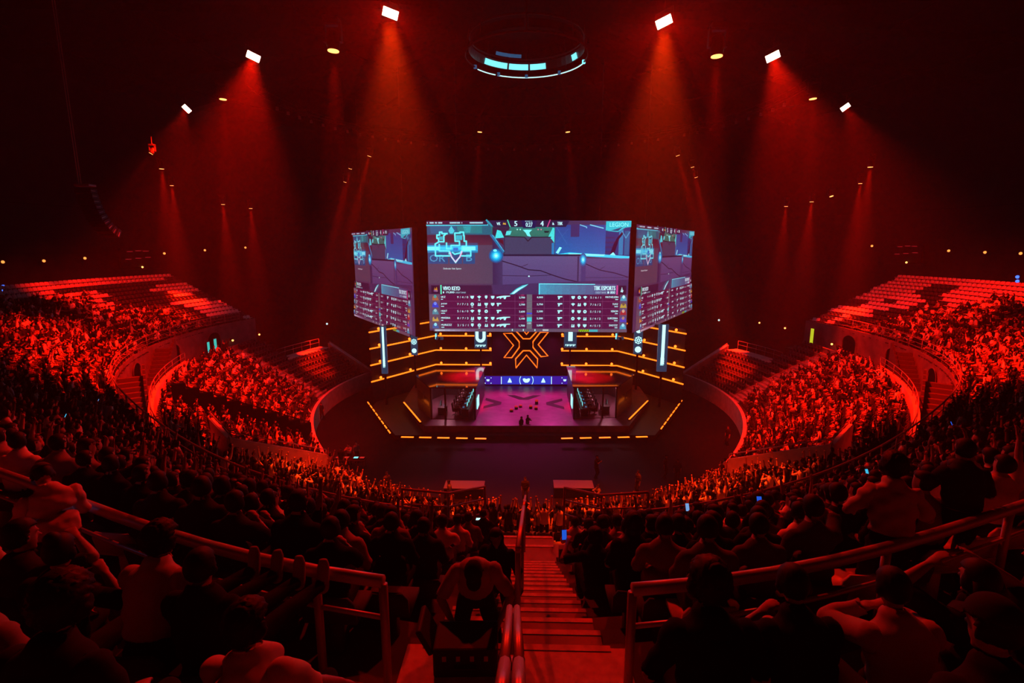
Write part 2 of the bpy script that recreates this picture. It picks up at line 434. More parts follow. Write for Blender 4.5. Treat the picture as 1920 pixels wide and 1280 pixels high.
for s, w in ((-1, 'left'), (1, 'right')):
    railing('guard_rail', 'thin triple-bar railing along the front of the upper stand, %s side of the hall' % w, [P(a, R_uf(a) - 0.12, 8.02) for a in frange(s * 4.5, s * 100, 2)], (0.95, 0.6, 0.28), 2, 0.035, 0.02, M_RAILD, 'upper stand front railings')
    railing('guard_rail', 'thin railing above the pale wall behind the lower stand, %s side of the hall' % w, [P(a, R_lb(a) + 0.17, 6.72) for a in frange(s * 30, s * 72, 2)], (0.75, 0.4), 2, 0.03, 0.018, M_RAILD, 'lower stand rear railings')
    railing('guard_rail', 'railing round the flat side deck beside the dark stage wing, %s side of the hall' % w, [P(a, 27.2, 4.2) for a in frange(s * 97.5, s * 112.5, 3)], (1.0, 0.55), 1, 0.03, 0.02, M_RAILD, 'side deck railings')
    railing('guard_rail', 'bright handrail on the end wall of the lower stand, %s side of the hall' % w, [P(s * 112.2, R_in(113) + (R_lb(113) - R_in(113)) * r / LN, low_z(0) + (LZ1 - LZ0) * r / LN + 0.35) for r in (0.6, 2, 4, 6, 6.9)], (0.95, 0.5), 1, 0.035, 0.02, M_METAL, 'stand end handrails')
    railing('guard_rail', 'handrail running down the bright steps of the lower stand, %s side of the hall' % w, [low_row(r, s * 86.6, 0.4) for r in range(0, 11)], (0.95,), 2, 0.03, 0.02, M_RAILD, 'lower stand step handrails')
    railing('guard_rail', 'railing round the sunk entrance among the lower stand crowd, %s side of the hall' % w, [P(s * VOM[0], R_in(s * 32) + (R_lb(s * 32) - R_in(s * 32)) * r / LN, low_z(0) + (LZ1 - LZ0) * r / LN - 0.1 + 1.85) for r in (1.2, 4, 8.6)] + [P(s * VOM[1], R_in(s * 40) + (R_lb(s * 40) - R_in(s * 40)) * 8.6 / LN, low_z(0) + (LZ1 - LZ0) * 8.6 / LN + 1.75)], (0.35,), 1, 0.03, 0.02, M_METAL, 'sunk entrance railings')
    # the little stair guards either side of the foot of the central steps
    x = AX0 - 0.25 if s < 0 else AX1 + 0.35
    railing('guard_rail', 'crossed stair-guard bars at the foot of the central steps, %s of the steps' % w, [(x, 14.1, 7.72), (x + s * 0.9, 12.9, 8.1), (x + s * 1.9, 11.9, 8.7)], (1.35, 0.95, 0.5), 1, 0.035, 0.025, M_RAILD, 'stair guards at the foot of the steps')
    railing('guard_rail', 'low crowd barrier before the standing crowd, %s of the centre' % w, [P(s * a, R_in(a) - 0.9, 0.0) for a in (8, 14, 20, 26)], (1.15, 0.6), 1, 0.05, 0.03, M_RAILD, 'crowd barriers on the floor')
# handrails of the central steps
def rail_line(name, label, pts, w, h, m, posts):
    t = empty(name, pts[0]); tag(t, label, 'handrail'); off = Vector(pts[0])
    p = [Vector(q) - off for q in pts]
    bb = MB()
    for i in range(len(p) - 1):
        for sx in (-1, 1):
            bb.tube([p[i] + Vector((sx * w * 0.5, 0, 0)), p[i + 1] + Vector((sx * w * 0.5, 0, 0))], h, 8)
    bb.build('rail', m, t, smooth=True)
    for q, zb in posts:
        q = Vector(q) - off
        MB().tube([(q.x, q.y, q.z), (q.x, q.y, zb - off.z)], h * 1.15, 8).build('post', m, t, smooth=True)
        MB().box((q.x, q.y, q.z - 0.02), (w + 2 * h, 0.08, 0.03)).build('bracket', m, t)
    return t
rail_line('stair_handrail', 'worn double-tube handrail at the bottom edge of the photo, on the central steps', [(-0.085, 3.35, 13.40), (-0.05, 1.75, 14.40), (-0.045, 1.30, 14.68)], 0.055, 0.025, M_METAL, [((-0.085, 3.32, 13.38), 12.3), ((-0.05, 1.8, 14.36), 13.55)])
rail_line('stair_handrail', 'slim handrail in the middle of the central steps, beyond the worn one', [(-0.07, 4.55, 13.12), (-0.03, 8.5, 11.45), (0.0, 13.6, 9.05)], 0.01, 0.024, M_METAL, [((-0.07, 4.6, 13.1), 12.1), ((-0.045, 7.0, 12.08), 10.9), ((-0.02, 10.0, 10.74), 9.6)])

# black draped partition running down through the left lower stand
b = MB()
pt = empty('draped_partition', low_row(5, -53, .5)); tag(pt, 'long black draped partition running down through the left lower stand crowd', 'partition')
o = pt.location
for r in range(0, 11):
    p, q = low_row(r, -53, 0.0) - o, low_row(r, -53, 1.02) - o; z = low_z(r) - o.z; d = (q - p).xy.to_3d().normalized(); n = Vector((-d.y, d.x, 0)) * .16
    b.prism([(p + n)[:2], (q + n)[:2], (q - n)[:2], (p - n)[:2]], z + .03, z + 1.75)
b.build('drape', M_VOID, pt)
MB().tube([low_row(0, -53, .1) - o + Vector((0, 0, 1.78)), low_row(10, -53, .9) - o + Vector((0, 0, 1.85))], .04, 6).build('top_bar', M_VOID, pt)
# ================================================================== stage
ST = 1.0   # deck height
M_DECK = mat('glossy_stage_deck', (0.24, 0.07, 0.20), 0.42, spec=0.25, noise=(1.5, .3, .7))
M_DECK2 = mat('stage_step_deck', (0.05, 0.03, 0.035), 0.45)
M_GLOSS = mat('glossy_canopy_panel', (0.22, 0.06, 0.12), 0.06, coat=0.3, noise=(.9, .3, .5))
M_BOOTH = mat('booth_panel', (0.16, 0.10, 0.14), 0.35)
M_BOOTHD = mat('dark_booth_panel', (0.02, 0.015, 0.02), 0.4)
M_SET = mat('dark_set_panel', (0.010, 0.009, 0.012), 0.55)
def xz(px, py, y): p = at_y(px, py, y); return p.x, p.z
# plinth and deck
b = MB(); fr = [at_z(697, 762, 0.45), at_z(741, 815, 0.45), at_z(1228, 815, 0.45), at_z(1277, 757, 0.45)]
plinth = [(p.x, p.y) for p in fr] + [(15.5, 57), (10.8, 62), (-10.8, 62), (-15.5, 57)]
b.prism(plinth, 0.0, 0.42); o = b.build('stage_plinth', M_DECK2); tag(o, 'dark low plinth of the stage, edged by orange light bars', 'stage')
deck = [at_z(757, 752, ST), at_z(795, 798, ST), at_z(1180, 798, ST), at_z(1217, 749, ST)]
dk = [(p.x, p.y) for p in deck] + [(12.5, 56.5), (-12.5, 56.5)]
b = MB(); b.prism(dk, 0.42, ST)
DECK = b.build('stage_deck', [M_DECK]); tag(DECK, 'raised glossy magenta-lit stage deck with a dark emblem on it', 'stage')
# dark emblem painted on the deck (four chevrons lying flat)
def chev(cx, cy, ang, sx, sy, z):
    pts = [(-1.15, 0.62), (-0.62, 0.62), (0.0, 0.0), (0.62, 0.62), (1.15, 0.62), (0.28, -0.45), (-0.28, -0.45)]
    r = []
    for x, y in pts:
        x, y = x * math.cos(ang) - y * math.sin(ang), x * math.sin(ang) + y * math.cos(ang)
        r.append((cx + x * sx, cy + y * sy, z))
    return r
b = MB(); ec = at_z(982, 759, ST)
for k, (dx, dy) in enumerate(((0, 1), (1, 0), (0, -1), (-1, 0))):
    if k == 2: continue
    b.poly(chev(ec.x + dx * 2.9, ec.y + 0.5 + dy * 1.9, math.atan2(dy, dx) - PI / 2, 1.55, 1.55, ST + 0.006))
for o_ in [b.build('floor_emblem', M_BLACK, DECK)]: tag(o_, 'dark chevron emblem on the deck')

# orange light bars: along the plinth front, down its sides, and along the deck edge
def led_bar(a, c, w, h, label, group):
    a = Vector(a); c = Vector(c); t = empty('light_bar', (a + c) / 2); tag(t, label, 'light bar', group)
    d = (c - a) / 2
    MB().bar(-d, d, w, h).build('housing', M_BLACK, t); MB().bar(-d * 0.97 + Vector((0, -0.02, h * 0.55)), d * 0.97 + Vector((0, -0.02, h * 0.55)), w * 0.8, h * 0.5).build('lens', M_ORANGE, t)
    return t
FRONT = [[(752, 776), (786, 809), (820, 843), (855, 877), (890, 912)], [(1052, 1074), (1087, 1109), (1123, 1145), (1158, 1180), (1192, 1214)]]
ordn = ['outermost', 'second from the outer end', 'middle one', 'second from the centre', 'nearest the centre']
for s in (0, 1):
    for k, (x0, x1) in enumerate(FRONT[s]):
        py = 821 + (k if s == 0 else (4 - k)) * 0.7
        kk = k if s == 0 else 4 - k
        led_bar(at_z(x0, py, 0.50), at_z(x1, py + (0.4 if s == 0 else -0.6), 0.50), 0.22, 0.16, 'short orange bar on the %s half of the stage front, %s' % (('left', 'right')[s], ordn[kk]), 'stage front light bars')
for s, (a, c) in enumerate((((689, 754), (733, 815)), ((1279, 751), (1238, 807)))):
    A, B_ = at_z(*a, 0.5), at_z(*c, 0.5)
    for k in range(8):
        f0, f1 = (k + 0.12) / 8, (k + 0.80) / 8
        led_bar(A.lerp(B_, f0), A.lerp(B_, f1), 0.13, 0.14, 'tiny orange dash in the slanting row on the %s flank of the stage' % ('left', 'right')[s], 'slanting dashes on the %s flank of the stage' % ('left', 'right')[s])
led_bar(at_z(757, 755, ST + .05), at_z(789, 793, ST + .05), 0.16, 0.14, 'long orange light bar on the slanting left edge of the deck', None)
led_bar(at_z(1215, 752, ST + .05), at_z(1179, 788, ST + .05), 0.16, 0.14, 'long orange light bar on the slanting right edge of the deck', None)
# small red glowing blocks round the emblem
for k, (px, py, h) in enumerate(((959, 771, .25), (968, 766, .3), (976, 763, .25), (995, 765, .3), (1005, 767, .3), (1006, 757, .45))):
    p = at_z(px, py, ST); t = empty('red_floor_block', p); tag(t, 'small red glowing block standing on the emblem of the stage deck', 'lamp', 'small red glowing blocks on the deck emblem')
    MB().box((0, 0, h * 0.3), (0.3, 0.25, h * 0.6)).build('body', M_BLACK, t)
    MB().box((0, -0.02, h * 0.8), (0.28, 0.24, h * 0.4)).build('lens', glow('red_block_glow', (1.0, 0.03, 0.01), 0.45), t)

# ------------------------------------------------------------------ stepped set behind the stage: dark wall with orange lines
YB = 58.0
A_in, A_mid, A_out = xz(922, 682, YB)[0], xz(818, 684, YB)[0], at_z(697, 715, 2.7)
def set_half(s):
    side = 'left' if s < 0 else 'right'
    t = empty('stage_set', (s * 9, YB + 0.6, 0)); tag(t, 'dark stage set wall with four orange light lines, %s of the emblem' % side, 'stage set')
    o = Vector((s * 9, YB + 0.6, 0)); inn, mid, out = Vector((s * abs(A_in), YB, 0)), Vector((s * abs(A_mid), YB, 0)), Vector((s * abs(A_out.x), A_out.y, 0))
    w = MB(); back = Vector((0, 0.5, 0))
    for p, q in ((inn, mid), (mid, out)):
        w.prism([(p - o + back * 0.2)[:2], (q - o + back * 0.2)[:2], (q - o + back * 2)[:2], (p - o + back * 2)[:2]], 0, 8.1)
    w.build('panel', M_SET, t)
    zs = [xz(870, 683, YB)[1] + 0, xz(870, 656, YB)[1], xz(870, 629, YB)[1], xz(870, 602, YB)[1]]
    for k, z in enumerate(zs):
        f = 0.0
        MB().tube([inn - o + Vector((0, -0.12, z)), mid - o + Vector((0, -0.12, z)), out - o + Vector((0, -0.12, z))], 0.075, 6).build('light_line', M_ORANGE, t)
        MB().prism([((inn - o) + Vector((0, -0.1, 0)))[:2], ((mid - o) + Vector((0, -.1, 0)))[:2], ((mid - o) + Vector((0, .4, 0)))[:2], ((inn - o) + Vector((0, .4, 0)))[:2]], z - 0.28, z - 0.1).build('shelf', M_SET, t)
        for q, fr_ in enumerate((0.02, 0.45, 0.90, 1.42, 1.86)):
            p = inn.lerp(mid, fr_) if fr_ < 1 else mid.lerp(out, (fr_ - 1))
            p = p - o + Vector((0, -0.35, z + 0.25))
            c = MB().ball(p, 0.14, 8, 5).build('spot_lens', M_ORANGEB, t, smooth=True)
            MB().tube([p + Vector((0, 0.1, 0.02)), p + Vector((0, 0.36, 0.05))], 0.09, 8).build('spot_body', M_BLACK, c)
    return t
set_half(-1); set_half(1)
# central emblem wall
EY = YB - 0.3
b = MB(); x0, z0 = xz(924, 735, EY); x1, _ = xz(1051, 735, EY); _, z1 = xz(987, 560, EY)
ew = empty('emblem_board', ((x0 + x1) / 2, EY + 0.3, 0)); tag(ew, 'dark central stage wall with an outlined orange chevron emblem', 'stage set')
MB().box((0, 0, (z0 + z1) / 2 - 0.5), (x1 - x0, 0.5, z1 - z0 + 1)).build('panel', M_SET, ew)
PT = lambda l: [Vector((xz(a, c, EY - 0.02)[0] - ew.location.x, -0.34, xz(a, c, EY - 0.02)[1])) for a, c in l]
L5 = lambda l: [(660 + x / 5.332, 590 + y / 5.332) for x, y in l]
L6 = lambda l: [(960 + x / 5.332, 590 + y / 5.332) for x, y in l]
chevs = [L5([(1515, 185), (1600, 185), (1672, 270), (1672, 325), (1597, 428), (1520, 428), (1615, 305)]),
         L6([(38, 532), (36, 440), (112, 358), (180, 358), (256, 440), (252, 530), (145, 402)]),
         L6([(362, 174), (283, 174), (210, 268), (210, 325), (290, 418), (360, 412), (262, 298)])]
low = chevs[1]; chevs.append([(x, 2 * 646 - y) for x, y in low])
for c in chevs:
    MB().tube(PT(c), 0.075, 6, closed=True).build('chevron_tube', glow('emblem_orange', (1.0, 0.13, 0.008), 2.2), ew)
# LED banner desk under the emblem
BY = 55.0
bx0, bz1 = xz(909, 705, BY); bx1, bz0 = xz(1066, 720.5, BY)
M_BAN = [glow('banner_violet', rgb(45, 22, 150), 1.1, True), glow('banner_blue', rgb(20, 50, 190), 1.1, True), M_WHITEL, glow('banner_cyan', rgb(40, 170, 230), 1.2), M_BLACK]
bt = empty('led_banner', ((bx0 + bx1) / 2, BY, ST)); tag(bt, 'low violet and blue LED banner with white round badges, across the back of the stage', 'screen')
MB().box((0, 0.3, (bz0 + bz1) / 2 - ST - 0.25), (bx1 - bx0, 0.5, bz1 - bz0 + 0.5)).build('cabinet', M_BLACK, bt)
b = MB()
def bpx(x, y, d=0.0):
    X, Z = xz(x, y, BY); return Vector((X - bt.location.x, 0.03 - d, Z - ST))
def bq(x0, y0, x1, y1, mi, d=0.0): b.poly([bpx(x0, y0, d), bpx(x1, y0, d), bpx(x1, y1, d), bpx(x0, y1, d)], mi)
for k, (xa, xb) in enumerate(((909, 925), (925, 942), (942, 973), (973, 1002), (1002, 1033), (1033, 1050), (1050, 1066))):
    bq(xa, 705, xb, 720.5, (0, 0, 1, 1, 1, 0, 0)[k])
def arc(cx, cy, r, a0, a1, w, mi, d):
    n = 14
    for i in range(n):
        t0, t1 = a0 + (a1 - a0) * i / n, a0 + (a1 - a0) * (i + 1) / n
        b.poly([bpx(cx + r * math.cos(t0), cy + r * math.sin(t0), d), bpx(cx + r * math.cos(t1), cy + r * math.sin(t1), d), bpx(cx + (r - w) * math.cos(t1), cy + (r - w) * math.sin(t1), d), bpx(cx + (r - w) * math.cos(t0), cy + (r - w) * math.sin(t0), d)], mi)
cx = 987
for sgn in (-1, 1):
    a0, a1 = (-0.62, 0.62) if sgn > 0 else (PI - 0.62, PI + 0.62)
    arc(cx, 712.8, 13.2, a0, a1, 1.0, 2, 0.02)
    bq(cx + sgn * 47 - .6, 706, cx + sgn * 47 + .6, 720, 2, 0.02)
    # badge figures
    px = cx + sgn * 31.5
    b.poly([bpx(px - 4, 717, .02), bpx(px - 3, 714.5, .02), bpx(px - 1.6, 711.5, .02), bpx(px, 708, .02), bpx(px + 1.8, 711, .02), bpx(px + 3.5, 714.5, .02), bpx(px + 4, 717, .02)], 2)
    px = cx + sgn * 72
    b.poly([bpx(px - 3, 711, .02), bpx(px + 3, 711, .02), bpx(px + 2, 714.5, .02), bpx(px - 2, 714.5, .02)], 2)
    for ddx in (-6, 5):
        for ddy in (707.5, 717.5): bq(px + ddx, ddy, px + ddx + 1.5, ddy + 1.4, 2, 0.02)
b.poly([bpx(cx + dx, 713 + dy, .02) for dx, dy in ((-7, -3), (-4, -4), (0, -2.5), (4, -4), (7, -3), (5.5, 1.5), (2.5, 4), (-2.5, 4), (-5.5, 1.5))], 2)
b.build('display', M_BAN, bt, fix=False)

# ------------------------------------------------------------------ player booths
M_MON = glow('monitor_glow', rgb(120, 225, 225), 1.2, True); M_MON2 = glow('monitor_blue', rgb(40, 120, 160), 0.9)
M_LEDW = glow('booth_led', rgb(150, 240, 245), 1.6, True)
M_ACRED = mat('red_fabric', (0.5, 0.03, 0.03), 0.7)
BOOTH_SEATS = []
def booth(s):
    side = 'left' if s < 0 else 'right'
    base = Vector((s * 7.2, 47.5, ST)); t = empty('player_booth', base)
    tag(t, 'player booth with a sloping glossy roof on the %s side of the stage' % side, 'booth')
    if s < 0: raw = [(806, 726.5), (892.5, 727), (909, 688.5), (830, 687.5), (780, 705)]
    else: raw = [(1158, 724.5), (1075, 726), (1063, 687.5), (1142, 687), (1188, 702.5)]
    ZR = 3.95
    R = [at_z(a, c, ZR) - base for a, c in raw]
    fl = [Vector((p.x, p.y, 0)) for p in R]
    top = MB(); cen = sum(R, Vector()) / 5
    top.prism([(p.x, p.y) for p in [cen + (q - cen) * 1.015 for q in R]], ZR - ST - 0.06, ZR - ST + 0.06)
    top.build('canopy', M_GLOSS, t)
    e = MB(); e.tube([p + Vector((0, 0, -0.02)) for p in R], 0.05, 6, closed=True); e.build('canopy_edge', M_BOOTHD, t)
    # walls: inner side (towards centre), back, outer slant
    def wall(p, q, h0, h1, m, name, par=t, th=0.12):
        w = MB(); d = (q - p).normalized(); n = Vector((-d.y, d.x, 0)) * th / 2
        w.prism([(p + n)[:2], (q + n)[:2], (q - n)[:2], (p - n)[:2]], h0, h1); return w.build(name, m, par)
    ins = lambda p, f=0.96: Vector((cen.x + (p.x - cen.x) * f, cen.y + (p.y - cen.y) * f, 0))
    f0, f1, b1, b0, tip = [ins(p) for p in R]
    H = ZR - ST - 0.08
    iw = wall(f1, b1, 0, H, M_BOOTHD, 'inner_wall')
    wall(b1, b0, 0, H, M_BOOTHD, 'rear_wall'); wall(b0, tip, 0, H, M_BOOTHD, 'rear_slant_wall')
    ow = wall(tip, f0, 0.0, H, M_BOOTH, 'outer_wall')
    dw = (f0 - tip)
    for k in range(2):
        a_, c_ = tip + dw * (0.08 + 0.46 * k), tip + dw * (0.46 + 0.46 * k)
        nn = Vector((-dw.y, dw.x, 0)).normalized() * (0.08 if s > 0 else -0.08)
        if (nn.x * s) < 0: nn = -nn
        w = MB(); w.poly([a_ + nn + Vector((0, 0, 0.9)), c_ + nn + Vector((0, 0, 0.9)), c_ + nn + Vector((0, 0, 1.75)), a_ + nn + Vector((0, 0, 1.75))])
        w.build('window_panel', mat('booth_window', (0.25, 0.18, 0.24), 0.15), ow)
    # glowing panel on the inner wall, near the front
    d = (b1 - f1).normalized(); n = Vector((-d.y, d.x, 0)); n = n if n.x * -s > 0 else -n
    for q0, q1, z0, z1 in ((0.6, 2.0, 0.75, 1.75),):
        p, q = f1 + d * q0 + n * 0.09, f1 + d * q1 + n * 0.09
        w = MB(); w.prism([p[:2], q[:2], (q + n * .05)[:2], (p + n * .05)[:2]], z0, z1); w.build('side_display', M_LEDW, iw)
    # front posts and the glass-clear front left open
    for p in (f0, f1, f0.lerp(f1, 0.32)): MB().box((p.x, p.y, H / 2), (0.14, 0.14, H)).build('post', M_BOOTHD, t)
    flr = MB(); flr.prism([p[:2] for p in (f0, f1, b1, b0, tip)], 0.0, 0.05); flr.build('booth_floor', mat('booth_floor_vinyl', (0.22, 0.12, 0.16), 0.25), t)
    # desk rows with monitors: five places along the inner wall, a coach desk outside
    def desk(p, q, n, label, nm):
        dd = (q - p); L = dd.length; dd.normalize(); ctr = (p + q) / 2 + base
        dt = empty('gaming_desk', ctr, math.atan2(dd.y, dd.x)); tag(dt, label, 'desk')
        MB().box((0, 0, 0.74), (L, 0.75, 0.05)).build('desktop', M_BOOTHD, dt)
        for xx in (-L / 2 + 0.08, L / 2 - 0.08): MB().box((xx, 0, 0.36), (0.07, 0.65, 0.71)).build('leg', M_BOOTHD, dt)
        for k in range(nm):
            x = -L / 2 + L * (k + 0.5) / nm
            mt = empty('monitor', ctr + rotz(math.atan2(dd.y, dd.x)) @ Vector((x, n * 0.16, 0.765)), math.atan2(dd.y, dd.x) + (0 if n < 0 else PI))
            # local -y is the screen side
            tag(mt, 'bright monitor on the desk inside the %s player booth' % side, 'monitor', 'monitors in the %s booth' % side)
            MB().box((0, 0.03, 0.33), (0.62, 0.04, 0.38)).build('back_shell', M_BOOTHD, mt); MB().box((0, 0.004, 0.33), (0.58, 0.012, 0.34)).build('screen', M_MON, mt)
            MB().box((0, 0.05, 0.09), (0.06, 0.05, 0.18)).build('stand', M_BOOTHD, mt); MB().box((0, 0.03, 0.01), (0.26, 0.2, 0.02)).build('foot', M_BOOTHD, mt)
            kb = empty('keyboard', ctr + rotz(math.atan2(dd.y, dd.x)) @ Vector((x, -n * 0.18, 0.765)), math.atan2(dd.y, dd.x)); tag(kb, 'lit keyboard before a monitor in the %s player booth' % side, 'keyboard', 'keyboards in the %s booth' % side)
            MB().box((0, 0, 0.015), (0.42, 0.15, 0.03)).build('case', M_BOOTHD, kb); MB().box((0, 0, 0.032), (0.4, 0.13, 0.006)).build('keys', M_MON2, kb)
        return dt
    n = -s * 1.0
    sx = -s
    inx = lambda y: f1.x + (b1.x - f1.x) * (y - f1.y) / (b1.y - f1.y)
    pA, pB = Vector((inx(f1.y + 0.5) + s * 1.0, f1.y + 0.5, 0)), Vector((inx(b1.y - 1.3) + s * 1.0, b1.y - 1.3, 0))
    # desk local +x runs along +y (rot 90deg): local +y points to -x
    desk(pA, pB, 1 if s > 0 else -1, 'long desk with a row of lit monitors in the %s player booth' % side, 5)
    desk(Vector((f0.x + -s * 0.75, f0.y + 0.9, 0)), Vector((f0.x - s * 0.75, f0.y + 2.3, 0)), -1 if s > 0 else 1, 'short coach desk by the outer wall of the %s player booth' % side, 1)
    for k in range(5):
        f = (k + 0.5) / 5; p = pA.lerp(pB, f) + base
        BOOTH_SEATS.append((p + Vector((s * 0.95, 0, 0.05)), s))
    bl = bpy.data.lights.new('booth_light', 'POINT'); bl.energy = 260; bl.color = (1.0, 0.35, 0.45); bl.shadow_soft_size = 0.2
    lo = bpy.data.objects.new('booth_light', bl); lo.location = base + Vector((s * 0.4, -1.0, 2.5)); COL.objects.link(lo); lo.parent = None
    return t
booth(-1); booth(1)

# ------------------------------------------------------------------ LED totems and small signs beside the screens
def totem(px0, px1, py0, py1, y, label, kind):
    x0, z1 = xz(px0, py0, y); x1, z0 = xz(px1, py1, y); w, h = x1 - x0, z1 - z0
    t = empty('light_totem', ((x0 + x1) / 2, y, 0)); tag(t, label, 'sign', 'lit signs beside the screens')
    zc = (z0 + z1) / 2
    MB().box((0, 0.15, zc), (w, 0.25, h)).build('casing', mat('totem_blue', rgb(10, 60, 90), 0.3, emit=rgb(8, 75, 110), strength=0.6, sample=False), t, bevel=0.05)
    MB().box((0, 0.25, zc / 2), (0.2, 0.2, zc)).build('pole', M_BLACK, t)
    fy = 0.0
    b = MB()
    def ring(cx, cz, r, w_, n=16):
        for i in range(n):
            a0, a1 = 2 * PI * i / n, 2 * PI * (i + 1) / n
            b.poly([(cx + r * math.cos(a0), fy, cz + r * math.sin(a0)), (cx + r * math.cos(a1), fy, cz + r * math.sin(a1)), (cx + (r - w_) * math.cos(a1), fy, cz + (r - w_) * math.sin(a1)), (cx + (r - w_) * math.cos(a0), fy, cz + (r - w_) * math.sin(a0))])
    def disc(cx, cz, r): b.poly([(cx + r * math.cos(2 * PI * i / 18), fy, cz + r * math.sin(2 * PI * i / 18)) for i in range(18)])
    if kind == 'bar':
        b.poly([(-w * .16, fy, z0 + h * .16), (w * .16, fy, z0 + h * .16), (w * .16, fy, z1 - h * .01), (-w * .16, fy, z1 - h * .01)])
        for k in range(7):
            zz = z0 + h * (0.14 + 0.025 * k); b.poly([(-w * .2, fy - .01, zz), (w * .2, fy - .01, zz), (w * (.2 if k % 2 else .05), fy - .01, zz + h * .012), (-w * .2, fy - .01, zz + h * .012)])
    elif kind == 'three':
        r = w * 0.36
        for k, f in enumerate((0.86, 0.5, 0.17)):
            cz = z0 + h * f
            if k == 1:
                ring(0, cz, r * 1.15, r * .18); ring(0, cz, r * .45, r * .2)
                for i in range(8):
                    a = PI * i / 4; p = Vector((math.cos(a), 0, math.sin(a))); q = Vector((-p.z, 0, p.x)) * r * 0.1
                    c0 = Vector((0, fy, cz)); b.poly([c0 + p * r * .4 + q, c0 + p * r * 1.3 + q, c0 + p * r * 1.3 - q, c0 + p * r * .4 - q])
            else: disc(0, cz, r)
    elif kind == 'u':
        x_, t_ = w * 0.4, w * 0.24; zt, zb = z1 - h * .02, z0 + h * .58
        b.poly([(-x_, fy, zt), (-x_ + t_, fy, zt), (-x_ + t_, fy, zb), (-x_, fy, zb)]); b.poly([(x_ - t_, fy, zt), (x_, fy, zt), (x_, fy, zb), (x_ - t_, fy, zb)])
        n = 10
        for i in range(n):
            a0, a1 = PI + PI * i / n, PI + PI * (i + 1) / n
            f = lambda a, k: (k * math.cos(a), fy, zb + k * math.sin(a))
            b.poly([f(a0, x_), f(a1, x_), f(a1, x_ - t_), f(a0, x_ - t_)])
    elif kind == 'i':
        b.poly([(-w * .17, fy, z0 + h * .38), (w * .17, fy, z0 + h * .38), (w * .17, fy, z1 - h * .02), (-w * .17, fy, z1 - h * .02)])
    if kind in 'ui':
        for k in range(7):
            xx = -w * .36 + w * .12 * k; zz = z0 + h * .15
            b.poly([(xx - w * .045, fy, zz - h * .06), (xx + w * .045, fy, zz - h * (.06 if k % 2 else -.02)), (xx + w * .045, fy, zz + h * .06), (xx - w * .03, fy, zz + h * .04)])
    b.build('lit_mark', M_WHITEL, t, fix=False)
    return t
totem(711, 727, 612, 701, 49.3, 'tall blue light pillar with a bright vertical bar, left end of the stage set', 'bar')
totem(1236, 1250, 608, 697, 49.3, 'tall blue light pillar with a bright vertical bar, right end of the stage set', 'bar')
totem(769, 783, 615, 666, 53.6, 'blue sign with three round white marks, left of the main screen', 'three')
totem(1190, 1204, 611, 664, 53.6, 'blue sign with three round white marks, right of the main screen', 'three')
totem(889, 913, 618, 653, 57.0, 'blue sign with a U-shaped white mark, below the main screen', 'u')
totem(1058, 1081, 618, 652, 57.0, 'blue sign with an upright white bar, below the main screen', 'i')
# small camera cranes hanging below the corners of the main screen
for px, side in ((820, 'left'), (1158, 'right')):
    x, z = xz(px, 632, 53.0); t = empty('hanging_camera', (x, 53.0, z)); tag(t, 'small teal-lit remote camera hanging under the %s corner of the main screen' % side, 'camera')
    mt = mat('teal_glow_metal', rgb(20, 90, 120), 0.35, emit=rgb(10, 70, 95), strength=0.5, sample=False)  # teal light on the metal is put in as emission
    MB().tube([(0, 0, 0), (0, 0, 1.2)], 0.06, 8).build('drop_arm', mt, t)
    MB().box((0.25, -0.05, -0.1), (0.75, 0.35, 0.3)).build('camera_body', mt, t, bevel=0.03)
    MB().tube([(0.25, -0.2, -0.1), (0.25, -0.5, -0.12)], 0.12, 10).build('lens', M_BLACK, t)
    MB().box((-0.15, 0, 0.1), (0.14, 0.1, 0.6)).build('tally_strip', M_CYAN, t)
